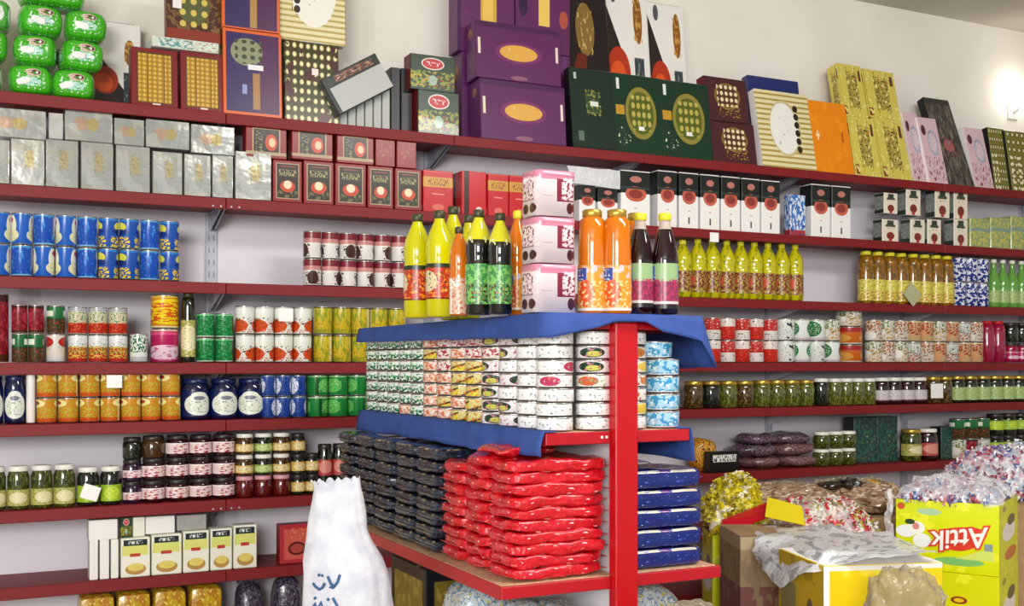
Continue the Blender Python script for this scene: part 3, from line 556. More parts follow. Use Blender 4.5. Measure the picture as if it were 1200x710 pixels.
P('t_yellow', '#d8c85a', [('vs', 3, .12, '#b8a83c'), ('box', .3, .75, .2, .8, '#b4a44c'), ('noise', 12, 16, .54, '#6a5424', (.3, .75, .16, .86)), ('noise', 10, 10, .64, '#c8602c', (.3, .8, .5, .95)), ('box', .04, .16, .04, .2, '#8a2c2c'), ('box', .82, .92, .7, .9, '#6a3a30'), ('noise', 6, 6, .6, '#e9dd84')], rough=.35)
P('t_pink', '#dcbcc4', [('ell', .2, .8, .12, .08, '#5a2c3c'), ('ell', .6, .62, .26, .2, '#a8b0c8'), ('ell', .6, .62, .2, .15, '#dcc8d0'), ('noise', 10, 8, .57, '#8a3448', (.05, .95, .03, .4)), ('noise', 16, 16, .62, '#6f7484', (.4, .85, .42, .82))], rough=.35)
P('t_leandark', '#3a3530', [('noise', 4, 5, .52, '#5a5248'), ('ell', .45, .45, .2, .07, '#a85a60'), ('noise', 8, 10, .6, '#8a4a50', (.2, .7, .3, .6)), ('noise', 9, 4, .6, '#77796a'), ('band', .93, 1, '#2a2c26')], rough=.3, coat=.3)
P('t_soup', '#1d3a20', [('noise', 7, 6, .5, '#8a9a2c', (0, 1, .08, .55)), ('noise', 8, 8, .56, '#c8a03c', (0, .5, .1, .5)), ('noise', 9, 8, .56, '#8a3a20', (.5, 1, .1, .5)), ('ell', .5, .76, .26, .17, '#e0d8d0'), ('ell', .5, .76, .23, .14, '#c0202c'), ('noise', 18, 10, .56, '#f0dcdc', (.34, .66, .7, .82)), ('ell', .5, .3, .1, .14, '#a0b8a8')], rough=.3, coat=.3)
P('t_coffee_top', '#26302a', [('noise', 5, 6, .5, '#7a3a2c', (.2, .9, .15, .85)), ('noise', 7, 9, .58, '#d8a890', (.2, .9, .2, .8)), ('band', 0, .08, '#1a201c')], rough=.3)
P('silver_box', '#c9cbc4', [('ell', .55, .58, .14, .2, '#d8cca0'), ('noise', 14, 12, .58, '#b0a068', (.4, .7, .35, .8)), ('noise', .8, .5, .5, '#d9dad4')], rough=.2, metal=.8, bump=.6, bscale=9)
P('silver_box_h', '#c0c4c0', [('ell', .34, .5, .16, .2, '#d8b8a0'), ('ell', .58, .5, .12, .2, '#d0c088'), ('noise', .7, .7, .5, '#d2d3cd')], rough=.2, metal=.8, bump=.6, bscale=9)
P('silver_side', '#d8dad5', rough=.22, metal=.75, bump=.4, bscale=9)
tea = [('box', .1, .9, .08, .93, '#b8a07a'), ('box', .13, .87, .1, .91, '#241a14'), ('noise', 9, 7, .55, '#6d6a3c', (.13, .87, .1, .3)), ('ell', .5, .38, .26, .14, '#c8421c'), ('ell', .5, .42, .14, .1, '#f0dcb8'), ('noise', 18, 9, .52, '#a8a06c', (.2, .8, .62, .78)), ('box', .25, .75, .84, .87, '#8a3a34')]
P('tea_red', '#8a1a22', tea, rough=.28, coat=.4); P('tea_red_side', '#86161f', rough=.28, coat=.4)
P('tea_red_h', '#8a1a22', [('box', .16, .84, .1, .93, '#b8a07a'), ('box', .19, .81, .13, .9, '#241a14'), ('ell', .62, .5, .15, .26, '#c8421c'), ('ell', .64, .5, .08, .14, '#f0c8a0'), ('noise', 9, 12, .55, '#8f8a5c', (.24, .42, .2, .84)), ('band', .1, .2, '#b09a78')], rough=.28, coat=.4)
P('tea_red_plain', '#8a1820', [('noise', 12, 5, .6, '#c07a70', (.2, .9, .3, .7)), ('box', .3, .33, .1, .9, '#b04a44'), ('box', .64, .66, .1, .9, '#b04a44')], rough=.28, coat=.4)
P('redgold', '#c41820', [('band', .6, .84, '#cf9a3c'), ('noise', 18, 9, .54, '#7a2418', (.15, .85, .64, .8)), ('box', .3, .7, .42, .45, '#e88a7a'), ('band', .97, 1, '#e0604c'), ('ell', .5, .12, .2, .08, '#d86a5a')], rough=.25, coat=.3)
P('redtin', '#c8161e', [('box', .1, .3, .0, 1, '#3a0c10'), ('ell', .7, .1, .14, .09, '#e8d8d0')], rough=.22, coat=.3)
P('coffee_white', '#f2f0ec', [('band', .58, .98, '#1c211f'), ('ell', .5, .57, .36, .14, '#c8604c'), ('ell', .5, .57, .24, .08, '#8f3a30'), ('ell', .5, .84, .2, .06, '#b8766a'), ('band', .66, .7, '#30403a'), ('box', .46, .54, .08, .2, '#43444a'), ('box', .44, .56, .3, .32, '#c8a098')], rough=.3)
P('coffee_side', '#e9e8e8', [('band', .58, .98, '#161b19')], rough=.3)
P('coffee_cream', '#e6dccb', [('box', .3, .7, .7, .95, '#2c3c30'), ('box', .2, .8, .66, .76, '#3c4a38'), ('ell', .5, .26, .24, .17, '#7c2a20'), ('box', .4, .6, .02, .14, '#b02c2c'), ('noise', 12, 9, .62, '#4c4438', (.2, .8, .55, .9))], rough=.35)
P('coffee_cream_side', '#9aa09a', [('noise', 8, 6, .5, '#6c7470'), ('band', .0, .2, '#22362c'), ('band', .85, 1, '#22362c')], rough=.3)
P('pack_yellowgreen', '#b8b45a', [('noise', 5, 5, .5, '#8aa06c'), ('noise', 9, 7, .6, '#d8c83c', (0, 1, .1, .6)), ('band', .55, .66, '#7d9a86')], rough=.2, coat=.4)
P('butter', '#efeede', [('box', .0, .93, .55, .8, '#dce07a'), ('box', .08, .9, .8, .95, '#17292c'), ('noise', 16, 9, .5, '#e8ecea', (.24, .74, .84, .92)), ('box', .3, .66, .52, .6, '#c03c34'), ('ell', .5, .2, .36, .14, '#b8904a'), ('ell', .5, .25, .28, .1, '#e4cf6a'), ('box', .02, .5, .0, .04, '#dfe6d0')], rough=.35)
P('butter_side', '#e9eadc', rough=.4)
P('pinkred', '#b03038', [('box', .12, .8, .1, .88, '#cc5a4c'), ('ell', .5, .38, .26, .17, '#5a1a1a'), ('ell', .5, .38, .2, .12, '#a8443c'), ('noise', 9, 9, .58, '#e08a6c', (.3, .7, .6, .9))], rough=.3)
P('wipes', '#44b81e', [('ell', .56, .72, .2, .14, '#d8b8a8'), ('ell', .62, .72, .12, .09, '#6a3a3c'), ('ell', .48, .42, .26, .14, '#a8dccb'), ('noise', 9, 8, .58, '#e8f4ea', (.15, .85, .15, .8)), ('noise', 6, 6, .6, '#35a018'), ('noise', 12, 12, .66, '#2c7a8a', (.3, .8, .2, .6))], rough=.22, coat=.4, bump=.4, bscale=22)
P('wipes_w', '#4cb03a', [('ell', .5, .5, .42, .36, '#e6f0e4'), ('noise', 9, 8, .6, '#b8d8b0')], rough=.22, coat=.4, bump=.4, bscale=22)
P('white_tag', '#f6f4f0', rough=.6); P('tag_olive', '#b8b890', [('noise', 10, 10, .6, '#8c9070')], rough=.4)
P('tin_pink', '#dfd2d5', [('band', .9, 1, '#d8809a'), ('box', .0, .1, .0, 1, '#e8a8b8'), ('box', .5, .94, .36, .92, '#8c2c40'), ('noise', 8, 7, .47, '#f2dde0', (.62, .97, .4, .94)), ('ell', .82, .2, .08, .14, '#5a2430'), ('ell', .94, .22, .06, .12, '#5a2430'), ('hs', 22, .35, '#d8ccd0', (.14, .4, .1, .18)), ('box', .14, .4, .48, .51, '#c8b8c0')], rough=.28, coat=.3)
P('tin_pink_side', '#dfd0d3', [('band', .93, 1, '#d890a4'), ('box', .1, .82, .4, .92, '#7c2a38'), ('noise', 8, 7, .46, '#f2dde0', (.05, .95, .42, .95)), ('ell', .36, .2, .16, .12, '#4c2028'), ('ell', .74, .2, .16, .12, '#4c2028')], rough=.28, coat=.3)

def stand(name, label, cat, x0, x1, ytop, w, depth, front, side='black_plain', top=None, lean=0.0, base=None, on=None, yaw=0.0, group=None, bevel=.0025):
    """box standing with its front foot at picture columns x0..x1 and offset w; on=(w, z) sets it on another box"""
    z = base if base is not None else SH[1] + EPS
    if on: w, z = on
    ua, ub = uu(x0, w), uu(x1, w); L = math.radians(lean); h = .2
    for _ in range(6): h = (hh((x0 + x1) / 2, ytop, w + h * math.sin(L)) - z) / math.cos(L)
    o = carton(name, ub - ua, depth, h, front, side, top, bevel)
    o.location = P3((ua + ub) / 2, w, z); o.rotation_euler = (-L, 0, TH + yaw)
    tag(o, label, cat, group)
    o_top = (w + h * math.sin(L), z + h * math.cos(L) + .001)
    return o, o_top
T1 = 'on the top shelf'
# green wipes
wp = MB(); wp.soft(.150, .17, .112, 3.4, 7, .004, 14, 3); wipe0 = None
wl = ['bottom', 'middle', 'upper', 'topmost']
for ci, (xc, ks) in enumerate(((-24, 3), (36, 4), (86, 4))):
    for k in range(ks):
        t = empty('wipes_pack')
        m = MB(); m.soft(.150, .17, .113, 3.6, 7, .004, 14, ci * 7 + k); m.obj('film_packet', ['wipes_w' if ci == 0 and k != 1 else 'wipes'], t)
        m = MB(); m.soft(.05, .012, .03, 3, 3, 0, 14, 1); lb = m.obj('sticker_flap', ['white_tag'], t); lb.location = (-.02, -.086, .035); lb.scale = (1, .25, .8); lb.rotation_euler = (.1, .3 * (k - 1), 0)
        dx = (k * 5 if ci < 2 else k * 7) * (1 if k < 3 else .75); u_ = uu(xc + dx, .1)
        if ci == 2 and k == 3: u_ = uu(74, .1)
        seat(t, u_, .1 + .004 * k, SH[1] + EPS + k * .1135, random.uniform(-.12, .12)); t.rotation_euler[1] = random.uniform(-.03, .03)
        tag(t, f'bright green wipes pack, {["leftmost", "middle", "right hand"][ci]} column, {wl[k]} layer {T1}', 'wipes', 'green wipes packs piled on the top shelf')
stand('gift_box', 'white gift box with orange corner behind the green wipes packs', 'box', 104, 166, 26, .22, .04, 't_candle', 'white_plain', lean=4)
o, tp = stand('chocolate_box', 'dark red chocolate box with gold grid, left of the pair', 'box', 154, 209, 57, .03, .07, 't_choc', 't_choc_side', lean=4)
o, tp2 = stand('chocolate_box', 'dark red chocolate box with gold grid, right of the pair', 'box', 212, 263, 62, .03, .07, 't_choc', 't_choc_side', lean=4)
uA, uB = uu(178, .03), uu(257, .03)
o = carton('flat_box', uB - uA, .16, .04, 't_turq', 't_turq', 'white_plain'); o.location = P3((uA + uB) / 2, .036, hh(218, 61.5, .03) + .012); o.rotation_euler = (0, 0, TH)
tag(o, 'flat pale turquoise patterned box lying across two dark red chocolate boxes', 'box')
zt_ = hh(218, 61.5, .03) + .012 + .041
stand('chocolate_box', 'brown picture box standing on the flat turquoise box', 'box', 195, 259, -18, .06, .05, 't_brownpic', 't_choc_side', base=zt_, lean=3)
o, tp = stand('chocolate_box', 'purple box with orange edging, lower of the two', 'box', 262, 331, 36, .02, .05, 't_navyorange', 'tin_gold', lean=3)
stand('chocolate_box', 'purple box with orange edging, upper of the two cut by frame', 'box', 260, 328, -62, .02, .05, 't_navyorange_b', 'tin_gold', lean=1, on=tp)
o, tp = stand('chocolate_box', 'dark green dotted box under the beige striped box', 'box', 334, 398, 50, .05, .06, 't_greendot', 'black_plain', lean=3)
stand('chocolate_box', 'beige striped box with pale oval, upper left, cut by frame', 'box', 326, 405, -50, .05, .05, 't_stripe_l', 'paper_white', lean=1, on=tp)
# thin boxes standing like books
xs = 388
for i in range(9):
    dark = i >= 7; wpx = 10 if i < 7 else 12
    stand('slim_box', (f'slim grey box standing on edge, {ORD[i]} from left under tilted box' if not dark else f'slim black box on edge beside green soup boxes, {["left", "right"][i - 7]} one'), 'box',
          xs, xs + wpx - 1, 86 + i * 1.5 if not dark else 72 + i, .10, .12, 'black_plain' if dark else 'grey_plain', 'black_plain' if dark else 'silver_side', group=None if dark else 'slim grey boxes standing on edge')
    xs += wpx
# the tilted open box
t = empty('tilted_box'); wq = .02
uc_, _ = hit(419, wq); zc_ = hh(419, 98, wq)
ww, hh_ = .275, .155
m = MB(); m.box(-ww / 2, ww / 2, 0, .045, -hh_ / 2, hh_ / 2, 0, 1, 1); m.obj('tray', ['black_plain', 'black_plain'], t, bevel=.002)
m = MB(); m.box(-ww / 2 + .004, ww / 2 - .004, -.003, 0, hh_ * .22, hh_ / 2 - .002, 0, 0, 0); m.obj('picture_strip', ['t_coffee_top'], t)
m = MB(); m.box(-ww / 2 + .018, ww / 2 - .002, -.003, 0, -hh_ / 2 + .004, hh_ * .2, 0, 0, 0); m.obj('pale_window', ['grey_plain'], t)
t.location = P3(uc_, wq, zc_); t.rotation_euler = (Matrix.Rotation(TH, 3, 'Z') @ Matrix.Rotation(-.05, 3, 'X') @ Matrix.Rotation(-math.radians(31), 3, 'Y')).to_euler()
tag(t, 'tilted black box with pale window leaning over slim grey boxes', 'box')
o, tp = stand('soup_box', 'dark green soup box with red oval, lower one', 'box', 490, 538, 107, .04, .08, 't_soup', 't_choc_side')
stand('soup_box', 'dark green soup box with red oval, upper one', 'box', 481, 533, 65, .05, .08, 't_soup', 't_choc_side', on=(.05, tp[1]))
# large purple boxes
G = 'large purple sweet boxes on the top shelf'
o, tp = stand('sweet_box', 'purple box standing narrow side out, lower, left of purple pile', 'box', 541, 570, 62, .15, .12, 't_purple_side', 't_purple_side', group=G)
stand('sweet_box', 'purple box with broad gold stripe, top left of purple pile', 'box', 536, 603, -42, .17, .10, 't_purple_gold', 't_purple_side', on=(.15, tp[1]), group=G)
o, tpb = stand('sweet_box', 'purple box hidden behind the lower front purple box', 'box', 604, 668, 62, .16, .12, 't_purple_side', 't_purple_side', group=G)
stand('sweet_box', 'purple box with pointed gold arch, top right of purple pile', 'box', 604, 668, -42, .16, .10, 't_purple_arch', 't_purple_side', on=(.16, tpb[1]), group=G)
o, tp = stand('sweet_box', 'wide purple box with gold oval, lower front one', 'box', 564, 664, 97, .01, .11, 't_purple', 't_purple_side', lean=4, group=G)
stand('sweet_box', 'wide purple box with gold oval, upper front one', 'box', 558, 658, 30, .01, .10, 't_purple', 't_purple_side', lean=4, on=tp, group=G)
# dark boxes and gift boxes
stand('sweet_box', 'tall black box with gold leaf beside purple boxes', 'box', 667, 722, -12, .14, .05, 't_black', 'black_plain', lean=7)
stand('gift_box', 'tall white gift box with candle picture, left one', 'box', 716, 768, -16, .20, .04, 't_candle_b', 'white_plain', lean=6)
stand('gift_box', 'white gift box with candle picture, right one', 'box', 768, 812, 7, .20, .04, 't_candle_b', 'white_plain', lean=6)
stand('sweet_box', 'plain dark green box, leftmost of the green row', 'box', 672, 724, 82, .02, .05, 't_darkgreen_plain', 'black_plain', lean=7)
stand('sweet_box', 'dark green box with gold circle, left one', 'box', 724, 779, 89, .02, .05, 't_darkgreen', 'black_plain', lean=7)
stand('sweet_box', 'dark green box with gold circle, right one', 'box', 779, 836, 97, .02, .05, 't_darkgreen', 'black_plain', lean=7)
o, tp = stand('chocolate_box', 'brown chocolate box with gold rosette, lower one', 'box', 837, 888, 144, .02, .06, 't_choc2', 't_choc_side', lean=9)
stand('chocolate_box', 'brown chocolate box with gold rosette, upper one', 'box', 829, 879, 92, .02, .06, 't_choc2', 't_choc_side', lean=9, on=tp)
stand('gift_box', 'plain navy blue box behind the beige striped box', 'box', 886, 946, 93, .12, .05, 't_navy', 't_navy', lean=8)
stand('chocolate_box', 'beige striped box with white oval beside the orange box', 'box', 895, 958, 109, .02, .05, 't_stripe', 'paper_white', lean=11)
stand('sweet_box', 'plain bright orange box', 'box', 958, 1002, 121, .03, .05, 't_orange', 't_orange', lean=11) if False else stand('sweet_box', 'plain bright orange box beside the beige striped box', 'box', 958, 1002, 121, .03, .05, 't_orange', 't_orange', lean=11)
G = 'yellow patterned boxes on the top shelf'
o, tp = stand('sweet_box', 'yellow patterned box, lower left one beside orange box', 'box', 1004, 1034, 139, .03, .06, 't_yellow', 't_yellow', lean=12, group=G)
stand('sweet_box', 'yellow patterned box, upper left one', 'box', 990, 1018, 77, .03, .08, 't_yellow', 't_yellow', lean=12, on=(tp[0] + .02, tp[1] + .004), group=G)
o, tp = stand('sweet_box', 'yellow patterned box, lower right one beside pink boxes', 'box', 1036, 1070, 141, .03, .06, 't_yellow', 't_yellow', lean=14, group=G)
stand('sweet_box', 'yellow patterned box, upper right one', 'box', 1019, 1056, 84, .03, .08, 't_yellow', 't_yellow', lean=12, on=(tp[0] + .02, tp[1] + .004), group=G)
stand('sweet_box', 'pink patterned box standing next to yellow boxes', 'box', 1072, 1089, 134, .04, .05, 't_pink', 'paper_white', lean=13)
stand('sweet_box', 'pink patterned box left of the dark leaning box', 'box', 1090, 1112, 140, .02, .05, 't_pink', 'paper_white', lean=14)
stand('sweet_box', 'tall dark box leaning back between pink boxes', 'box', 1113, 1143, 120, .02, .05, 't_leandark', 'black_plain', lean=20)
stand('sweet_box', 'pink patterned box right of the dark leaning box', 'box', 1144, 1166, 152, .03, .05, 't_pink', 'paper_white', lean=14)
stand('chocolate_box', 'green gold dotted box, first from the pink box', 'box', 1167, 1186, 151, .05, .06, 't_greendot_b', 'black_plain', lean=9)
stand('chocolate_box', 'green gold dotted box at the right frame edge', 'box', 1187, 1226, 156, .03, .06, 't_greendot_b', 'black_plain', lean=9)

# ---- second shelf
b2 = SH[2] + EPS
G = 'silver foil tea boxes standing on the second shelf'; edges = [(-24, 11), (13, 52), (54, 92), (95, 133), (136, 176), (179, 214), (216, 247), (249, 273), (276, 318)]
tops = [163, 163, 164, 167, 171, 178, 181, 182, 178]
zt2 = []
for i, (a, b) in enumerate(edges):
    o, tp = stand('tea_box', f'silver foil tea box standing, {ORD[i]} from left in lower row', 'box', a, b, tops[i], .015, .07, 'silver_box', 'silver_side', base=b2, group=G, yaw=random.uniform(-.04, .04)); zt2.append(tp[1])
G = 'silver foil tea boxes lying on the standing ones'
for i, (a, b, yt, zi) in enumerate(((-20, 54, 127, 1), (57, 74, 132, 2), (76, 132, 126, 3), (134, 169, 139, 4), (171, 222, 141, 5), (224, 275, 147, 6))):
    z = max(zt2[k] for k in range(9) if edges[k][1] > a and edges[k][0] < b) + .001
    stand('tea_box', f'silver foil tea box lying sideways, {ORD[i]} from left in upper row', 'box', a, b, yt, .02, .075, 'silver_box_h' if b - a > 20 else 'silver_side', 'silver_side', base=z, group=G)
G = 'dark red tea boxes standing on the second shelf'; zt2 = []
edges = [(320, 354), (356, 391), (393, 429), (431, 461), (463, 494)]
for i, (a, b) in enumerate(edges):
    o, tp = stand('tea_box', f'dark red tea box with cup picture, {ORD[i]} standing from left', 'box', a, b, [188, 189, 192, 195, 198][i], .015, .06, 'tea_red', 'tea_red_side', base=b2, group=G); zt2.append(tp[1])
for i, (a, b, yt) in enumerate(((288, 336, 148), (342, 390, 152), (395, 438, 158))):
    stand('tea_box', f'dark red tea box with cup picture lying sideways, {ORD[i]} from left', 'box', a, b, yt, .015, .06, 'tea_red_h', 'tea_red_side', base=(zt2[min(i, 4)] + .001 if i else zt2[0] + .001), group='dark red tea boxes lying on the standing ones')
for i, (a, b, yt) in enumerate(((440, 463, 161), (465, 488, 163))):
    stand('tea_box', f'plain dark red tea box lying above cup boxes, {["left", "right"][i]} one', 'box', a, b, yt, .015, .06, 'tea_red_plain', 'tea_red_side', base=max(zt2[3:]) + .001, group='plain dark red tea boxes')
stand('biscuit_box', 'bright red box with gold band beside the tea boxes', 'box', 496, 531, 200, .02, .09, 'redgold', 'redtin', base=b2)
stand('biscuit_box', 'bright red box turned sideways behind yellow bottles', 'box', 541, 570, 201, .03, .10, 'redtin', 'redtin', base=b2)
stand('biscuit_box', 'bright red box with gold band behind drink bottles, left one', 'box', 572, 596, 204, .02, .09, 'redgold', 'redtin', base=b2)
stand('biscuit_box', 'bright red box with gold band behind drink bottles, right one', 'box', 597, 622, 206, .02, .09, 'redgold', 'redtin', base=b2)
G = 'white coffee boxes with black tops on the second shelf'; i = 0
for a, b, yt in ((679, 698, 216), (701, 724, 219), (728, 762, 200)):
    stand('coffee_box', f'white coffee box with black top behind juice bottles, {ORD[i]} from left', 'box', a, b, yt, .02, .07, 'coffee_white', 'coffee_side', base=b2, group=G); i += 1
for i in range(6):
    a = 771 + i * 25.6 - i * i * .25
    stand('coffee_box', f'white coffee box with black top, {ORD[i]} of the six in a row', 'box', a, a + 22.5 - i * .25, 200 + i * 2.3, .02, .09, 'coffee_white', 'coffee_side', base=b2, group=G)
for i in range(2):
    stand('coffee_box', f'white coffee box with black top, {["left", "right"][i]} of the separate pair', 'box', 951 + i * 24, 973 + i * 24, 216 + i * 2, .02, .09, 'coffee_white', 'coffee_side', base=b2, group=G)
P('pack_blue', '#3f78c8', [('noise', 4, 4, .5, '#d8e2f0'), ('band', .0, .14, '#a8303c'), ('noise', 6, 6, .6, '#1c3878')], rough=.2, coat=.4)
stand('coffee_pack', 'pale blue plastic packet between the coffee boxes', 'packet', 926, 944, 228, .03, .05, 'pack_blue', 'pack_blue', base=b2)
G = 'cream coffee packets with dark caps stacked two high'; e = [(1034, 1053), (1067, 1084), (1087, 1103), (1118, 1134)]
for i, (a, b) in enumerate(e):
    o, tp = stand('coffee_packet', f'cream coffee packet with red dot, lower row, {ORD[i]} from left', 'packet', a, b, 257, .02, .07, 'coffee_cream', 'coffee_cream_side', base=b2, group=G)
for i, (a, b) in enumerate(((1036, 1052), (1062, 1079), (1096, 1113), (1118, 1134))):
    stand('coffee_packet', f'cream coffee packet with red dot, upper row, {ORD[i]} from left', 'packet', a, b, 226 if i == 0 else 222, .02, .07, 'coffee_cream', 'coffee_cream_side', base=tp[1], group=G)
for i in range(3):
    stand('sweets_pack', f'yellow green clear packet right of coffee packets, {ORD[i]} from left', 'packet', 1137 + i * 24, 1160 + i * 24, 256 - i, .02, .08, 'pack_yellowgreen', 'pack_yellowgreen', base=b2, group='yellow green packets at the right of the second shelf')

# ---- seventh and eighth shelves
b7 = SH[7] + EPS
for i, (a, b) in enumerate(((105, 115), (117, 128), (130, 139))):
    o, tp = stand('paper_box', f'slim white box standing left of butter cartons, {ORD[i]} from left', 'box', a, b, 632, .02, .07, 'white_plain', 'grey_plain', base=b7, group='slim white boxes beside the butter cartons')
stand('paper_box', 'white box lying on top of slim white boxes', 'box', 104, 138, 609, .02, .08, 'white_plain', 'grey_plain', base=tp[1])
xs7 = [(142, 176, 630), (178, 213, 626), (215, 245, 622), (247, 272, 619), (274, 301, 615)]; tb_ = []
for i, (a, b, yt) in enumerate(xs7):
    o, tp = stand('butter_box', f'pale yellow butter carton with black banner, {ORD[i]} from left', 'carton', a, b, yt, .015, .06, 'butter', 'butter_side', base=b7, group='butter cartons in a row on the seventh shelf'); tb_.append(tp[1])
stand('butter_box', 'small dark box on the first butter carton', 'box', 141, 155, 606, .03, .05, 't_soup', 'black_plain', base=tb_[0])
stand('paper_box', 'small cream box on the first butter carton', 'box', 156, 170, 606, .03, .05, 'butter_side', 'paper_white', base=tb_[0])
stand('paper_box', 'flat white box lying across butter cartons', 'box', 171, 205, 605, .03, .06, 'white_plain', 'paper_white', base=max(tb_[:2]) + .001)
stand('paper_box', 'pale grey box lying on the middle butter cartons', 'box', 208, 242, 603, .03, .06, 'silver_side', 'grey_plain', base=max(tb_[1:3]) + .001)
stand('biscuit_box', 'pinkish red box beside the white sack', 'box', 328, 368, 614, .03, .06, 'pinkred', 'tea_red_side', base=b7)
P('bag_yellow', '#c4a018', [('noise', 3, 3, .5, '#b87a1c'), ('noise', 8, 8, .6, '#e0cc5a')], rough=.25, coat=.3)
for i in range(4):
    t = empty('noodle_bag'); m = MB(); m.soft(.124, .15, .236, 8, 6, .004, 12, i + 20); m.obj('film_packet', ['bag_yellow'], t)
    m = MB(); m.box(-.05, .05, -.002, .002, .230, .246); m.obj('crimped_seal', ['bag_yellow'], t)
    seat(t, uu(112 + i * 42, .1), .1, SH[8] + EPS); tag(t, f'yellow bag at the bottom frame edge, {ORD[i]} from left', 'bag', 'yellow bags on the lowest visible shelf')
P('bag_dark', '#2c2a38', [('noise', 6, 6, .5, '#55485c'), ('noise', 9, 9, .62, '#8a8fa8')], rough=.2, coat=.5, bump=.5)
for i, (xc, hb) in enumerate(((292, .225), (335, .238))):
    t = empty('snack_bag'); m = MB(); m.soft(.11, .14, hb, 3, 6, .008, 12, i + 30); m.obj('film_packet', ['bag_dark'], t)
    m = MB(); m.box(-.05, .05, -.002, .002, hb - .004, hb + .014); m.obj('crimped_seal', ['bag_dark'], t)
    seat(t, uu(xc, .1), .1, SH[8] + EPS); tag(t, f'dark plastic bag left of the white sack, {["left", "right"][i]} one', 'bag')

# ---- sixth shelf, right: bags and boxes
b6 = SH[6] + EPS
P('bag_orange', '#c8801c', [('noise', 7, 7, .5, '#e0a83c'), ('noise', 6, 6, .58, '#2a2018')], rough=.25, coat=.4, bump=.4)
P('bag_purple', '#3c2c40', [('noise', 9, 7, .5, '#5c4a58'), ('noise', 14, 10, .6, '#a89ca8'), ('noise', 7, 7, .62, '#6c2430')], rough=.18, coat=.6, bump=.6, bscale=30)
P('bag_mauve', '#5c3c40', [('noise', 9, 7, .5, '#7a5458'), ('noise', 14, 10, .62, '#c8b8b8'), ('noise', 7, 7, .62, '#8a5a2c')], rough=.18, coat=.6, bump=.6, bscale=30)
P('blackbox_text', '#15110f', [('noise', 16, 4, .46, '#e6e4de', (.1, .92, .5, .85))], rough=.3)
P('box_teal', '#123338', [('noise', 5, 6, .52, '#1c5a48'), ('noise', 9, 9, .6, '#0c1a24'), ('noise', 9, 9, .64, '#a8a83c', (.3, 1, 0, .6))], rough=.3)
def sbag(label, mat, xc, w, dims, z, seed, rz=0., tilt=0., cat='bag', name='snack_bag'):
    t = empty(name); m = MB(); m.soft(dims[0], dims[1], dims[2], 2.6, 7, .012, 16, seed); m.obj('film_packet', [mat], t)
    m = MB(); m.box(-dims[0] * .52 - .012, -dims[0] * .46, -dims[1] * .3, dims[1] * .3, dims[2] * .47, dims[2] * .53); m.obj('crimped_seal', [mat], t, bevel=.001)
    seat(t, uu(xc, w), w, z, rz); t.rotation_euler[1] = tilt; tag(t, label, cat); return t
sbag('orange and black snack bag just right of the island', 'bag_orange', 822, .12, (.14, .1, .16), b6, 1)
stand('sauce_box', 'black box with white lettering in front of orange bag', 'box', 832, 866, 529, .012, .05, 'blackbox_text', 'black_plain', base=b6)
for i, (lab, mat, xc, dx, zz) in enumerate((('brown and orange snack bag, bottom of the dark pile', 'bag_mauve', 888, .2, 0), ('mauve snack bag, bottom right of the dark pile', 'bag_mauve', 930, .22, 0),
        ('dark violet snack bag, middle left of the pile', 'bag_purple', 880, .22, .062), ('dark violet snack bag, middle right of the pile', 'bag_mauve', 926, .24, .062),
        ('dark violet snack bag, topmost left of the pile', 'bag_purple', 885, .2, .118), ('dark violet snack bag, topmost right of the pile', 'bag_purple', 922, .22, .118))):
    sbag(lab, mat, xc, .13, (dx, .2, .064 if zz < .1 else .058), b6 + zz, 40 + i, random.uniform(-.1, .1))
stand('tea_box', 'dark teal box standing behind small jars, left one', 'box', 1001, 1027, 489, .1, .08, 'box_teal', 'black_plain', base=b6)
stand('tea_box', 'dark teal box standing behind small jars, right one', 'box', 1028, 1052, 488, .1, .08, 'box_teal', 'black_plain', base=b6)
stand('tea_box', 'dark green box right of the two separate jars', 'box', 1103, 1118, 500, .06, .08, 'box_teal', 'black_plain', base=b6)

# ---- price cards hanging on shelf lips
def price(x, y, sz, label, mat='white_tag', rot=0., w=-.004, hz=None):
    t = MB(); s_ = sz / F * hit(x, w)[1] / 2
    t.box(-s_ * 1.15, s_ * 1.15, -.001, 0, -s_, s_); o = t.obj('price_card', [mat])
    o.location = P3(uu(x, w), w, hh(x, y, w)); o.rotation_euler = (Matrix.Rotation(TH, 3, 'Z') @ Matrix.Rotation(rot, 3, 'Y')).to_euler()
    tag(o, label, 'price card'); return o
price(837, 278, 11, 'small white price card under the lip above yellow bottles')
price(134, 447, 15, 'white price card on the orange fruit cans', w=.006)
price(106, 577, 17, 'tilted white price card on the first lime label jar', rot=.35, w=.006)
price(1098, 458, 17, 'white price card on jars left of green labels', w=.006)
price(335, 369, 15, 'white price card on the white and orange cans', w=.006)
price(1069, 345, 19, 'diamond shaped pale green card under amber bottles', 'tag_olive', rot=.75)

# ------------------------------------------------------------------ the island gondola
pn = Vector(((588 - 600) / F * 2.708, 2.708, 0)); WI = (pn - O0).dot(W)
A0 = uu(640, WI)
def al(x, b=0.): return uu(x, WI + b) - A0
aL, aR, mR, tR = al(588), al(845), al(808), al(822)
hB, hM, hT = H - .548, H - .175, H + .122
LEN = 1.44
def iseat(o, a, b, h, rz=0.): o.location = P3(A0 + a, WI + b, h); o.rotation_euler = (0, 0, TH + rz)
isl = empty('island_gondola'); iseat(isl, 0, 0, 0); tag(isl, 'free standing red gondola shelf in the middle with blue cloths', 'shelving')
pL, pR = al(721, -.02), al(747, -.02); pc = (pL + pR) / 2
m = MB(); m.box(pL, pR, -.024, .012, 0, hT - .02); po = m.obj('post', ['post_red'], isl, bevel=.003)
m = MB(); m.box(pL, pR, LEN + .002, LEN + .04, 0, hT - .02); m.obj('post', ['post_red'], isl, bevel=.003)
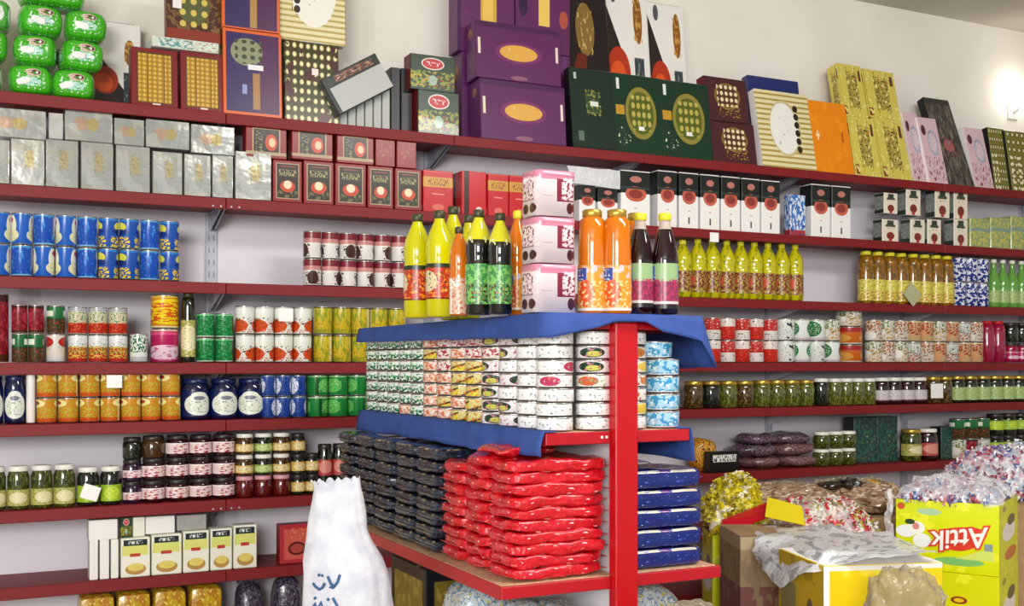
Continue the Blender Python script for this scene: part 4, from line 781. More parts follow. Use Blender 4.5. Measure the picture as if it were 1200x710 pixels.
m = MB(); m.box(pc - .006, pc + .006, .014, LEN, .05, hT - .035); m.obj('spine_panel', ['panel_white'], isl)
def ishelf(a0, a1, h, lip=True):
    for side in (0, 1):
        x0, x1 = (a0, pc - .0065) if side == 0 else (pc + .0065, a1)
        m = MB(); m.box(x0 + .006, x1 - .001 if side == 0 else x1 - .006, .016, LEN - .006, h - .016, h); s = m.obj('shelf_board', ['chipboard'], isl, bevel=.001)
        m = MB()
        if side == 0: m.box(x0, x0 + .005, .0135, LEN, h - .034, h - .001)
        else: m.box(x1 - .005, x1, .0135, LEN, h - .034, h - .001)
        m.obj('side_lip', ['lip_red'], s)
        m = MB(); m.box(x0 if side == 0 else pR + .001, pL - .001 if side == 0 else x1, .0, .013, h - .032, h - .001); m.obj('front_lip', ['lip_red'], s, bevel=.002)
ishelf(aL, aR, hB); ishelf(0, mR, hM); ishelf(0, tR, hT - .004); ishelf(aL, aR, .55)
m = MB()
for dx in (-.028, -.014): m.box(pL + dx - .003, pL + dx + .003, -.002, 0, hM - .018, hM - .012)
m.obj('lip_screws', ['white_plain'], isl)['kind'] = 'stuff'

def cloth(name, label, path, h, top=None, rows=7, seed=0, rip=.006):
    """path: (a, b, drop, outward a, outward b, flare) ; hangs over the edge at height h"""
    pts = []
    for i in range(len(path) - 1):
        n = max(2, int(math.hypot(path[i + 1][0] - path[i][0], path[i + 1][1] - path[i][1]) / .025))
        for k in range(n): pts.append([path[i][j] + (path[i + 1][j] - path[i][j]) * k / n for j in range(6)])
    pts.append(list(path[-1]))
    m = MB(); n = len(pts)
    def fn(iu, iv):
        i = min(n - 1, int(round(iu * (n - 1)))); a, b, dr, oa, ob, fl = pts[i]
        if iv == 0: q = Vector((a - oa * .035, b - ob * .035, h + .003))
        else:
            v = (iv * rows - 1) / (rows - 1); r = noise.noise(Vector((a * 9 + seed, b * 9, v * 1.2)))
            off = .004 + fl * v + (r + .5) * rip * v * 2 + .003 * math.sin(v * PI)
            q = Vector((a + oa * off, b + ob * off, h + .003 - v * dr * (1 + .06 * r)))
        return q
    m.grid(fn, n - 1, rows)
    if top:
        a0, a1, b0, b1 = top
        m.grid(lambda x, y: Vector((a0 + .033 + (a1 - a0 - .066) * x, b0 + .033 + (b1 - b0 - .066) * y, h + .003)), 8, 18)
    o = m.obj(name, ['blue_cloth']); iseat(o, 0, 0, 0)
    md = o.modifiers.new('thickness', 'SOLIDIFY'); md.thickness = .0018; md.offset = 1
    return tag(o, label, 'cloth')
s2 = .7071
def pd(x, y): # drop below top for a lower edge seen at column x
    return hT - hh(x, y, WI)
cloth('shelf_cloth', 'blue cloth draped over the top of the island gondola', [
    (-.004, LEN, .05, -1, 0, .004), (-.004, .9, .055, -1, 0, .01), (-.004, .3, .06, -1, 0, .01), (-.004, .01, pd(640, 397), -s2, -.2, .008), (.01, -.004, pd(645, 397), -.2, -s2, .006),
    (al(690), -.026, pd(690, 386), 0, -1, .004), (pL - .01, -.028, pd(722, 379), 0, -1, .002), (pR + .01, -.028, pd(748, 379), 0, -1, .002), (al(768), -.020, pd(768, 390), 0, -1, .004), (tR - .02, -.006, pd(800, 400), 0, -1, .01),
    (tR - .005, -.004, .10, .3, -s2, .02), (tR + .003, .01, .135, 1, -.2, .035), (tR + .003, .10, .14, 1, 0, .03), (tR + .003, .8, .13, 1, 0, .02), (tR + .003, LEN, .12, 1, 0, .01)], hT, (0, tR, 0, LEN), seed=3)
cloth('shelf_cloth', 'blue cloth hanging over the left edge of the middle island shelf', [
    (-.002, LEN, .074, -1, 0, .008), (-.002, .8, .068, -1, 0, .01), (-.002, .3, .066, -1, 0, .01), (-.002, -.002, .062, -1, 0, .006)], hM, None, seed=9)
cloth('shelf_cloth', 'blue cloth hanging over the right edge of the middle island shelf', [
    (mR + .002, .0, .09, 1, 0, .006), (mR + .002, .5, .09, 1, 0, .01), (mR + .002, LEN, .085, 1, 0, .01)], hM, None, seed=15)

# ---- fish cans on the middle island shelf
P('f_green', '#e2e8e2', [('band', .1, .52, '#1f5a44'), ('noise', 9, 3, .52, '#e8eee6', (0, 1, .08, .5)), ('noise', 12, 3, .55, '#3a9a5c', (0, 1, .3, .8))], rep=2, rough=.25)
P('f_peach', '#e8c8b0', [('noise', 7, 3, .5, '#d8704c'), ('noise', 6, 3, .56, '#f2e8e0'), ('band', .0, .12, '#c8b8b0')], rep=2, rough=.25)
P('f_red', '#e2d2cc', [('noise', 6, 2.5, .5, '#b02c44'), ('noise', 9, 3, .58, '#f4eeec'), ('band', .0, .12, '#b8a8a8')], rep=2, rough=.25)
P('f_yellow', '#d9cf88', [('below', .7, .1, '#4a3c24'), ('below', .7, -.08, '#e4d84a'), ('noise', 8, 3, .56, '#d8803c'), ('band', .0, .1, '#e8e4d8')], rep=3, rough=.25)
P('f_tuft', '#e6e0e4', [('ell', .3, .5, .24, .36, '#1c3a2c'), ('ell', .34, .4, .14, .2, '#c8c85a'), ('noise', 8, 3, .6, '#b86a7c')], rep=2, rough=.25)
P('f_white', '#eeeeee', [('noise', 10, 3, .62, '#8a9a96'), ('band', .0, .1, '#b8bcc4')], rep=2, rough=.22)
P('f_pinkmark', '#eeeeee', [('ell', .4, .5, .2, .34, '#c03a5c'), ('noise', 10, 3, .62, '#b8a8b0'), ('band', .0, .1, '#b8bcc4')], rep=2, rough=.22)
P('f_food', '#eceae4', [('ell', .5, .5, .2, .34, '#c8603c'), ('noise', 9, 3, .6, '#8aa86c'), ('band', .0, .1, '#b8bcc4')], rep=2, rough=.22)
P('f_orangemark', '#ece8e0', [('ell', .5, .5, .3, .36, '#d08a3c'), ('noise', 9, 3, .6, '#c8503c')], rep=2, rough=.22)
P('f_yellowmark', '#ece8d8', [('ell', .5, .5, .3, .36, '#e4c44c')], rep=2, rough=.22)
P('f_cyan', '#a8d4ec', [('noise', 5, 2, .5, '#3a9ad0'), ('noise', 7, 3, .6, '#e8f4fa'), ('band', .0, .14, '#d8e4ec'), ('band', .9, 1, '#e4eef4')], rep=2, rough=.2)
FD = {'f_green': 'green and white fish can', 'f_peach': 'peach coloured fish can', 'f_red': 'red and white fish can', 'f_yellow': 'yellow striped fish can', 'f_tuft': 'white fish can with black green mark', 'f_white': 'plain white fish can', 'f_pinkmark': 'white fish can with pink mark', 'f_food': 'white fish can with food picture', 'f_orangemark': 'white fish can with orange mark', 'f_yellowmark': 'white fish can with yellow mark'}
ROWN = ['bottom', 'second', 'third', 'fourth', 'fifth', 'sixth', 'topmost']
fproto = {}
def fish(kind, r, h):
    k = (kind, round(r, 4), round(h, 4))
    if k in fproto: return copy_tree(fproto[k])
    fproto[k] = can(kind, r, h, 'tin', 'fish_can'); return fproto[k]
fh, fr = .0365, .0475
colk = [['f_white', 'f_white', 'f_white', 'f_pinkmark', 'f_pinkmark', 'f_white', 'f_white'], ['f_white'] * 7, ['f_tuft', 'f_tuft', 'f_white', 'f_tuft', 'f_white', 'f_tuft', 'f_tuft'], ['f_tuft', 'f_tuft', 'f_tuft', 'f_tuft', 'f_tuft', 'f_red', 'f_tuft'],
        ['f_yellow', 'f_yellow', 'f_yellow', 'f_yellow', 'f_yellow', 'f_red', 'f_red'], ['f_yellow', 'f_peach', 'f_yellow', 'f_yellow', 'f_yellow', 'f_peach', 'f_red'], ['f_peach', 'f_yellow', 'f_peach', 'f_peach', 'f_red', 'f_red', 'f_red'],
        ['f_peach', 'f_peach', 'f_peach', 'f_peach', 'f_peach', 'f_yellow', 'f_peach']] + [['f_green', 'f_green', 'f_green', 'f_green', 'f_green', 'f_green', 'f_green']] * 5
colk[9] = ['f_peach'] + ['f_green'] * 6
for c, ks in enumerate(colk):
    for l in range(7):
        o = fish(ks[l], fr, fh - .0008); iseat(o, .058 + random.uniform(-.002, .002), .062 + .112 * c + random.uniform(-.003, .003), hM + EPS + l * fh, random.uniform(0, 6))
        tag(o, f'{FD[ks[l]]}, {ROWN[l]} layer, {ORD[c]} column from post along left side', 'fish can', 'fish cans along the left side of the island')
endk = [['f_yellow', 'f_white', 'f_white', 'f_food', 'f_white', 'f_white', 'f_white'], ['f_white', 'f_white', 'f_white', 'f_food', 'f_tuft', 'f_tuft', 'f_white']]
ae = [al(663, .06) + .0, al(663, .06) + .098]
ae = [.155, .155 + .097]
if ae[1] + .0475 > pc - .008: ae = [pc - .008 - .0475 - .0005]
for c, a in enumerate(ae):
    for l in range(7):
        k = endk[1][l]
        o = fish(k, fr, fh - .0008); iseat(o, a, .05 + random.uniform(0, .003), hM + EPS + l * fh, random.uniform(0, 6))
        tag(o, f'{FD[k]}, {ROWN[l]} layer, island end just left of red post', 'fish can', 'fish cans at the end of the island')
ark = ['f_white', 'f_yellowmark', 'f_orangemark', 'f_orangemark', 'f_yellowmark', 'f_orangemark', 'f_white']
ar = pc + .008 + .0475
for l in range(7):
    o = fish(ark[l], .0455, fh - .0008); iseat(o, ar - .002, .052, hM + EPS + l * fh, random.uniform(0, 6))
    tag(o, f'{FD[ark[l]]}, {ROWN[l]} layer, island end just right of red post', 'fish can', 'fish cans right of the red post')
for l in range(5):
    k = ('f_cyan', 'x'); o = can('f_cyan', .049, .0455, 'tin', 'fish_can', .06) if l == 0 else copy_tree(c0)
    if l == 0: c0 = o
    iseat(o, mR - .052 - (.022 if l == 4 else 0), .055, hM + EPS + l * .0463, random.uniform(0, 6)); tag(o, f'light blue can, {["bottom", "second", "third", "fourth", "topmost"][l]} of the stack right of red post', 'can', 'light blue cans right of the red post')

# ---- bottles and tins on top of the island
hTT = hT + .0055
def ib(xc, b, ytop, rpx, liquid, label, cap, prof, lv, lab, grp=None, cat='bottle'):
    u_, tt = hit(xc, WI + b); h = hh(xc, ytop, WI + b) - hTT; r = rpx / F * tt
    o = bottle(liquid, label, cap, r, h, prof, lv); iseat(o, u_ - A0, b, hTT, random.uniform(-.4, .4)); tag(o, lab, cat, grp); return o
LG = 'yellow lemonade bottles on the island'
ib(489, .56, 251, 16, 'c_lemon', 'l_lemonade', 'cap_dark', 'pet', (.17, .50), 'large yellow bottle with red label, leftmost on the island top', LG)
ib(515, .47, 247, 16, 'c_lemon', 'l_lemonade', 'cap_dark', 'pet', (.17, .50), 'large yellow bottle with red label, second on the island top', LG)
ib(531, .64, 242, 15, 'c_lemon', None, 'cap_dark', 'pet', (.14, .46), 'yellow bottle behind the two large yellow ones on the island', LG)
ib(549, .56, 252, 13, 'c_lemon', None, 'cap_dark', 'pet', (.14, .46), 'yellow bottle behind the slim orange bottle on the island', LG)
ib(538, .34, 266, 11.5, 'c_orange', 'l_peachdrink', 'cap_dark', 'pet', (.02, .42), 'slim orange bottle with pale label between yellow and dark bottles')
ib(561, .27, 246, 15.5, 'c_cola', 'l_cola', 'cap_dark', 'pet', (.10, .48), 'dark bottle with green label, left of the two', 'dark bottles with green labels on the island')
ib(586, .20, 250, 14, 'c_cola', 'l_cola', 'cap_dark', 'pet', (.10, .48), 'dark bottle with green label, right of the two', 'dark bottles with green labels on the island')
ib(606, .30, 247, 11, 'c_orange', 'l_orangejuice', 'cap_yellow', 'pet', (.06, .4), 'orange bottle half hidden behind the pink tins')
ib(694, .09, 246, 17, 'c_orange', 'l_orangejuice', 'lid_gold', 'wide', (.03, .46), 'orange juice bottle with blue marked label, left of the two', 'orange juice bottles beside the pink tins')
ib(723, .055, 246, 17, 'c_orange', 'l_orangejuice', 'lid_gold', 'wide', (.03, .46), 'orange juice bottle with blue marked label, right of the two', 'orange juice bottles beside the pink tins')
ib(745, .19, 250, 14, 'c_orange', 'l_orangejuice', 'lid_gold', 'wide', (.03, .46), 'orange juice bottle behind the two dark cherry bottles')
ib(750, .07, 250, 15.8, 'c_cherry', 'l_cherry', 'cap_yellow', 'glass', (.07, .5), 'dark cherry drink bottle, left of the two at island end', 'dark cherry drink bottles')
ib(779, .05, 250, 15.8, 'c_cherry', 'l_cherry', 'cap_yellow', 'glass', (.06, .5), 'dark cherry drink bottle, right of the two at island end', 'dark cherry drink bottles')
# three pink tins
za = hTT
for k, (x0, x1, yt, yaw) in enumerate(((628, 678, 309, 0.0), (629, 677, 254, 0.02), (629, 676, 199, -.02))):
    b = .05; ua, ub = al(x0, b), al(x1, b); w_ = ub - ua; d_ = .098; h_ = hh((x0 + x1) / 2, yt, WI + b) - za
    t = empty('biscuit_tin'); m = MB()
    def rr(z, inset=0., n=5, rad=.022):
        out = []
        for cx, cy, a0_ in ((w_ / 2, 0, -90), (w_ / 2, d_, 0), (-w_ / 2, d_, 90), (-w_ / 2, 0, 180)):
            sx = -1 if cx > 0 else 1; sy = 1 if cy == 0 else -1
            for q in range(n):
                a = math.radians(a0_ + 90 * q / (n - 1)); out.append((cx + sx * rad + (rad - inset) * math.cos(a), cy + sy * rad + (rad - inset) * math.sin(a), z))
        return out
    def shell(z0, z1, mi_front, mi_side, m):
        A, B = rr(z0), rr(z1); n = len(A); b0 = len(m.v); m.v += A + B
        for i in range(n):
            j = (i + 1) % n; mid = (A[i][0] + A[j][0]) / 2
            side = A[i][0] < -w_ / 2 + .016 and A[j][0] < -w_ / 2 + .016
            if side: uv = [(1 - A[i][1] / d_, 0), (1 - A[j][1] / d_, 0), (1 - A[j][1] / d_, 1), (1 - A[i][1] / d_, 1)]
            else: uv = [(A[i][0] / w_ + .5, 0), (A[j][0] / w_ + .5, 0), (A[j][0] / w_ + .5, 1), (A[i][0] / w_ + .5, 1)]
            m.face((b0 + i, b0 + j, b0 + n + j, b0 + n + i), mi_side if side else mi_front, uv, True)
    shell(0.001, h_ - .014, 0, 1, m); m.face([i for i in range(20)][::-1], 0); m.obj('body', ['tin_pink', 'tin_pink_side'], t)
    m = MB(); A, B, Cc = rr(h_ - .0138, -.001), rr(h_ - .002, -.001), rr(h_ - .001, .004); n = 20; m.v += A + B + Cc
    for i in range(n):
        j = (i + 1) % n; m.face((i, j, n + j, n + i), 0, None, True); m.face((n + i, n + j, 2 * n + j, 2 * n + i), 0)
    m.face([2 * n + i for i in range(n)], 0); MATS.get('lid_rose') or P('lid_rose', '#d8869e', rough=.3, coat=.3)
    m.obj('lid', ['lid_rose'], t)
    iseat(t, (ua + ub) / 2, b, za, yaw); tag(t, f'pale pink square tin with dark red script, {["bottom", "middle", "top"][k]} of three', 'tin', 'pink tins stacked on the island')
    za += h_ + .001

# ---- bags on the bottom island shelf
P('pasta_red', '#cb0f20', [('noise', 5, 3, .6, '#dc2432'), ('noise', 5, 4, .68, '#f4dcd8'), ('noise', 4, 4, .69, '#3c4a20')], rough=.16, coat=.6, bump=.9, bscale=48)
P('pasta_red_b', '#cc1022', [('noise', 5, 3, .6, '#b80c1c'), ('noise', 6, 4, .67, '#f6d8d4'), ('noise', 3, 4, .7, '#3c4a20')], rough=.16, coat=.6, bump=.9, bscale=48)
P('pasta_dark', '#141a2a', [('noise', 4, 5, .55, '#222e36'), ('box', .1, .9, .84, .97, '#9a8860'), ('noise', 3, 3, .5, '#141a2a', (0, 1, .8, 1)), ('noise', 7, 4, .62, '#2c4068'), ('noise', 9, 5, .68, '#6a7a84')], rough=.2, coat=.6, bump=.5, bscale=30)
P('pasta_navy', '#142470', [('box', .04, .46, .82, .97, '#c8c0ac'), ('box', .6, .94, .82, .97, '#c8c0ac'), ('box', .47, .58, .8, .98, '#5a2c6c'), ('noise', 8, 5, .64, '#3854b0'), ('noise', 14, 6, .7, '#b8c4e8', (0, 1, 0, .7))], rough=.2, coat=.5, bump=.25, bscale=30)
def stack(kinds, a, b, w_, d_, lh, n, z0, lab, grp, jit=.006, p=5, squeeze=.25, amp=.004, name='pasta_bag', rz=0.08, cat='bag', ncut=None, seam='pasta_red_b', fat=.985):
    for l in range(n):
        t = empty(name); m = MB(); m.soft(w_, d_, lh * fat, p, 8, amp, 22, random.random() * 90, squeeze=squeeze); m.obj('film_packet', [kinds[l % len(kinds)]], t)
        m = MB()
        for sx in (-1, 1): m.box(sx * (w_ / 2 + .001) - .004, sx * (w_ / 2 + .001) + .004, -d_ * .42, d_ * .42, lh * .45, lh * .5)
        m2 = m.obj('crimped_seal', [seam], t)
        m2['kind'] = 'stuff'
        iseat(t, a + random.uniform(-jit, jit), b + random.uniform(-jit, jit) * .6, z0 + l * lh, random.uniform(-rz, rz))
        tag(t, f'{lab[0]}, {ORD[l]} from bottom, {lab[1]}', cat, grp)
zb = hB + EPS
rw = pc - .018 - (aL + .035) - .012
ra = aL + .040 + rw / 2
for s_, (bb, nn) in enumerate(((.100, 10), (.258, 10), (.416, 9))):
    stack(['pasta_red', 'pasta_red_b', 'pasta_red'], ra, bb, rw, .152, .0298, nn, zb, ('red pasta bag', ['front stack beside red post', 'second red stack', 'third red stack beside dark bags'][s_]), 'red pasta bags on the bottom island shelf', .003, p=6, squeeze=.10, amp=.0095, rz=.07, fat=1.16)
for k, (a_, b_, zz, wz) in enumerate(((ra - .045, .19, 10 * .0298 + .007, .66),)):
    t = empty('pasta_bag'); m = MB(); m.soft(rw * wz, .15, .026, 4, 10, .010, 26, 99, squeeze=.5); m.obj('film_packet', ['pasta_red'], t)
    iseat(t, a_, b_, zb + zz, .25); tag(t, 'crumpled red pasta bag lying loose on top of the stacks', 'bag')
for s_ in range(5):
    stack(['pasta_dark'], aL + .160, .592 + s_ * .187, .255, .180, .0375, 8, zb, ('dark navy pasta bag', f'{ORD[s_]} dark stack from red bags'), 'dark pasta bags on the bottom island shelf', .005, p=8, squeeze=.04, amp=.004, rz=.03, seam='pasta_dark', fat=1.0)
nw = aR - .02 - (pc + .012) - .016
for s_ in range(2):
    stack(['pasta_navy'], pc + .012 + .008 + nw / 2, .135 + s_ * .23, nw, .20, .0525, 5, zb, ('navy blue pasta bag with pale bands', ['right of red post', 'rear stack right of post'][s_]), 'navy pasta bags right of the red post', .003, p=8, squeeze=.03, amp=.002, rz=.02, seam='pasta_navy', fat=.99)
# things on the lower island shelf, seen under the bottom board
zl = .55 + EPS
def ibox(a, b, w_, d_, h_, f, s, lab, cat='box', name='goods_box', rz=0.):
    o = carton(name, w_, d_, h_, f, s); iseat(o, a, b, zl, rz); tag(o, lab, cat); return o
P('box_blackgold', '#15171c', [('box', .1, .9, .55, .9, '#7d6c24'), ('noise', 8, 6, .56, '#a08a3c', (.1, .9, .55, .9)), ('band', .2, .28, '#8a8468')], rough=.3)
ibox(aL + .18, .62, .26, .3, .385, 'box_blackgold', 'box_blackgold', 'black and gold box under the bottom island shelf')
P('glass_green', '#0c6a54', rough=.08, coat=.8)
P('bag_pale', '#c4d0d4', [('noise', 6, 6, .52, '#5f8fb8'), ('noise', 6, 6, .6, '#e8e6da'), ('noise', 7, 7, .64, '#c8c03c')], rough=.2, coat=.5, bump=.6)
for k, (a, b, w_, h_) in enumerate(((aL + .10, .39, .15, .385), (aL + .12, .16, .15, .38), (pc - .12, .13, .14, .375), (pR + .13, .15, .17, .385))):
    t = empty('goods_bag'); m = MB(); m.soft(w_, .19, h_, 4, 7, .01, 14, 60 + k); m.obj('film_packet', [['bag_pale', 'bag_pale', 'bag_pale', 'bag_pale'][k]], t)
    iseat(t, a, b, zl); tag(t, f'pale plastic bag under the bottom island shelf, {ORD[k]} from left', 'bag', 'pale bags on the lowest island shelf')

# ------------------------------------------------------------------ white woven sack in front of the island
SY = 2.72
def sx_(x, y=SY): return (x - 600) / F * y
def sz_(y, d=SY): return H + (HY - y) / F * d
prof = [(890, 338, 480), (800, 342, 476), (740, 350, 464), (710, 355, 458), (690, 356, 457), (670, 357, 453), (655, 357, 448), (635, 359, 436), (620, 361, 430), (600, 364, 429), (580, 368, 426), (570, 369, 423), (562, 367, 421)]
rings = []
zs0 = sz_(890)
t = empty('woven_sack', (sx_(408), SY + .0, zs0))
m = MB(); NS = 44
def sackpt(a, v):
    y = 890 + (562 - 890) * v
    for i in range(len(prof) - 1):
        if prof[i][0] >= y >= prof[i + 1][0]:
            k = (prof[i][0] - y) / (prof[i][0] - prof[i + 1][0]); xl = prof[i][1] + (prof[i + 1][1] - prof[i][1]) * k; xr = prof[i][2] + (prof[i + 1][2] - prof[i][2]) * k; break
    r = (xr - xl) / 2 / F * SY; cx = (xl + xr) / 2; dep = r * (.8 if v < .7 else .8 - .35 * (v - .7) / .3)
    ca, sa = math.cos(a), math.sin(a)
    fold = 1 + .03 * math.sin(a * 5 + v * 3) * min(1, v * 1.6) + .05 * noise.noise(Vector((ca * 2.2, sa * 2.2, v * 5))) + .03 * noise.noise(Vector((ca * 5, sa * 5, v * 11)))
    e = 2.4; q = (abs(ca) ** e + abs(sa) ** e) ** (-1 / e)
    z = sz_(y) - zs0
    if v > .96:
        k = (v - .96) / .04; z += k * (.010 * noise.noise(Vector((ca * 6, sa * 6, 3))) + .004 * math.sin(a * 17) + .006 * ca); fold += k * .05 * math.sin(a * 11)
    return Vector((sx_(cx) - sx_(408) + r * q * ca * fold, dep * q * sa * fold, z))
m.grid(lambda iu, iv: sackpt(PI / 2 + 2 * PI * iu, iv), 90, 64)
m.face([i for i in range(90)][::-1], 0)
sk = m.obj('sack_body', ['white_weave'], t)
m = MB(); m.grid(lambda iu, iv: Vector((sackpt(PI / 2 + 2 * PI * iu, .96).x * (1 - iv) * .93, sackpt(PI / 2 + 2 * PI * iu, .96).y * (1 - iv) * .93, sackpt(0, .96).z + .004 * (1 - iv) + .004 * math.sin(iu * 44) * (1 - iv))), 40, 4); m.obj('folded_mouth', ['white_weave'], t)
# blue lettering printed on the sack: strokes follow the cloth
def strk(pts, wd=.0035):
    P_ = []
    for x, y in pts:
        v = (890 - y) / (890 - 562)
        # invert for the angle that lands at column x
        best = min(range(181), key=lambda k: abs((sackpt(-PI + PI * k / 180, v).x + sx_(408)) / (SY - .08) * F + 600 - x))
        a = -PI + PI * best / 180; q = sackpt(a, v); q.y -= .0025; P_.append(q)
    mm = MB(); mm.tube(P_, wd, 5); mm.obj('printed_stroke', ['ink_blue'], t)
for s_ in ([(366, 677), (369, 680), (374, 683), (378, 681), (380, 676)], [(376, 668), (378, 667)], [(384, 668), (388, 676), (393, 680)], [(398, 666), (395, 675), (390, 681), (386, 680)], [(372, 668), (374, 666)],
           [(365, 706), (369, 699), (372, 705), (376, 697), (379, 705), (384, 702)], [(390, 692), (395, 700), (398, 709)], [(368, 694), (370, 692)], [(384, 695), (386, 693)]): strk(s_)
tag(t, 'white woven plastic sack with blue lettering in front of the shelves', 'sack')
# carton carrying the sack
o = carton('carton', .44, .36, zs0 - .003, 'cardboard', 'cardboard'); o.location = (sx_(408), SY - .18, .001); tag(o, 'plain brown carton under the white woven sack', 'carton')

# ------------------------------------------------------------------ cartons and candy at the lower right
def at(x, y, d): return Vector(((x - 600) / F * d, d, H + (HY - y) / F * d))
TZ = .44
tbl = empty('low_table'); p0, p1 = at(800, 0, 3.4), at(1330, 0, 3.4)
cx_ = 1.52; cy_ = 4.05; a_ = -.0
tbl.location = (cx_, cy_, 0); tag(tbl, 'low wooden table carrying the cartons at lower right', 'table')
m = MB(); m.box(-.98, 1.0, -.68, .62, TZ - .03, TZ - .001); m.obj('tabletop', ['chipboard'], tbl, bevel=.003)
for sx in (-.93, .95):
    for sy in (-.63, .57): m = MB(); m.box(sx - .025, sx + .025, sy - .025, sy + .025, 0.001, TZ - .0305); m.obj('leg', ['chipboard'], tbl)

P('attik', '#d4e000', [('noise', 3, 3, .62, '#e6ea2a'), ('ell', .62, .16, .24, .06, '#7cc06a'), ('ell', .1, .54, .1, .09, '#eef2f0'), ('ell', .2, .6, .09, .09, '#f4f2ee'), ('ell', .26, .42, .09, .1, '#eef2f0'), ('ell', .2, .62, .035, .05, '#d08a7c'), ('ell', .14, .68, .05, .04, '#2c4424'), ('ell', .33, .84, .12, .05, '#a8c89c'), ('ell', .05, .9, .04, .05, '#c85a1c'), ('box', .86, .94, .3, .44, '#8a9a9c'), ('ell', .1, .24, .05, .03, '#b04a1c'), ('below', .55, -.12, '#cfe06c', (.4, .95, .2, .34))], rough=.3, coat=.2)
P('attik_side', '#d4e000', [('noise', 3, 3, .62, '#e6ea2a'), ('ell', .5, .55, .34, .14, '#eef2f0'), ('ell', .62, .7, .2, .08, '#2c4424'), ('ell', .6, .22, .32, .09, '#c8621c'), ('ell', .25, .9, .1, .04, '#8a9a2a')], rough=.3, coat=.2)
P('attik_low', '#d6dc0a', [('noise', 3, 3, .62, '#e6ea2a'), ('ell', .42, .62, .06, .05, '#c05a1c'), ('ell', .62, .68, .08, .045, '#8a2c14'), ('ell', .62, .68, .05, .025, '#e6c81c'), ('ell', .3, .4, .2, .2, '#e2e6d8')], rough=.3, coat=.2)
P('logo_white', '#f6f0ec', rough=.4); P('logo_red', '#d8381c', rough=.4); P('logo_orange', '#e8842c', rough=.4)
cD = 4.1; C1 = at(1171, 676, cD); C0 = at(1050, 660, cD * 1.05); C0.z = C1.z
dv = C1 - C0; wA = dv.length; angA = math.atan2(dv.y, dv.x); hA = at(1171, 592, cD).z - C1.z
t = empty('sweets_carton', (C0 + C1) / 2, angA)
m = MB(); d_ = .40; th = .006
m.box(-wA / 2, wA / 2, 0, th, 0, hA, 0, 2, 2, back=2); m.obj('front_panel', ['attik', 'attik_side', 'cardboard'], t)
m = MB(); m.box(wA / 2 - th, wA / 2, th, d_, 0, hA, 1, 1, 2); m.obj('side_panel', ['attik', 'attik_side', 'cardboard'], t)
m = MB(); m.box(-wA / 2, -wA / 2 + th, th, d_, 0, hA, 1, 1, 2); m.obj('side_panel', ['attik', 'attik_side', 'cardboard'], t)
m = MB(); m.box(-wA / 2 + th, wA / 2 - th, d_ - th, d_, 0, hA, 1, 1, 2); m.obj('rear_panel', ['attik', 'attik_side', 'cardboard'], t)
m = MB(); m.box(-wA / 2 + th, wA / 2 - th, th, d_ - th, 0, hA * .8, 2, 2, 2); m.obj('inner_tray', ['attik', 'attik_side', 'cardboard'], t)
def text(body, size, mat, loc, rot, parent, name, off=0., ext=.001, shear=0., sx=1.):
    c = bpy.data.curves.new('tmp', 'FONT'); c.body = body; c.size = size; c.extrude = ext; c.offset = off; c.shear = shear; c.align_x = 'CENTER'; c.align_y = 'CENTER'; c.resolution_u = 3
    ob = bpy.data.objects.new('tmp', c); COL.objects.link(ob); bpy.context.view_layer.update()
    me = bpy.data.meshes.new_from_object(ob.evaluated_get(bpy.context.evaluated_depsgraph_get())); bpy.data.objects.remove(ob)
    me.materials.clear(); me.materials.append(MATS[mat]); o = bpy.data.objects.new(name, me); COL.objects.link(o)
    o.parent = parent; o.location = loc; o.rotation_euler = rot; o.scale = (sx, 1, 1); return o
m = MB(); n = 24; cxl, czl = wA * .14, hA * .5; pts = []
for j in range(n):
    a = 2 * PI * j / n; pts.append((cxl + wA * .24 * math.cos(a) * (1 + .08 * math.sin(5 * a)), -.0012, czl + hA * .17 * math.sin(a) * (1 + .1 * math.sin(3 * a)) + .12 * wA * .24 * math.cos(a)))
m.v = pts; m.face(range(n)); m.obj('logo_backing', ['logo_red'], t)
rt = Matrix.Rotation(PI / 2, 3, 'X'); r1 = (Matrix.Rotation(0, 3, 'Z') @ rt @ Matrix.Rotation(PI + .16, 3, 'Z')).to_euler()
text('Attik', .104, 'logo_red', (cxl, -.0028, czl), r1, t, 'logo_outline', off=.008, shear=.2, sx=.95)  # thickened red copy behind the white letters, their printed outline
text('Attik', .104, 'logo_white', (cxl, -.0046, czl), r1, t, 'logo_lettering', off=.0015, shear=.2, sx=.95)
tag(t, 'yellow green sweets carton with upside down red logo, filled with candy', 'carton')
o = carton('sweets_carton', wA * 1.0, .41, C0.z - TZ - .002, 'attik_low', 'attik_side'); o.location = ((C0 + C1) / 2); o.location.z = TZ + .0005; o.rotation_euler = (0, 0, angA)
tag(o, 'yellow green carton standing under the one with the logo', 'carton')

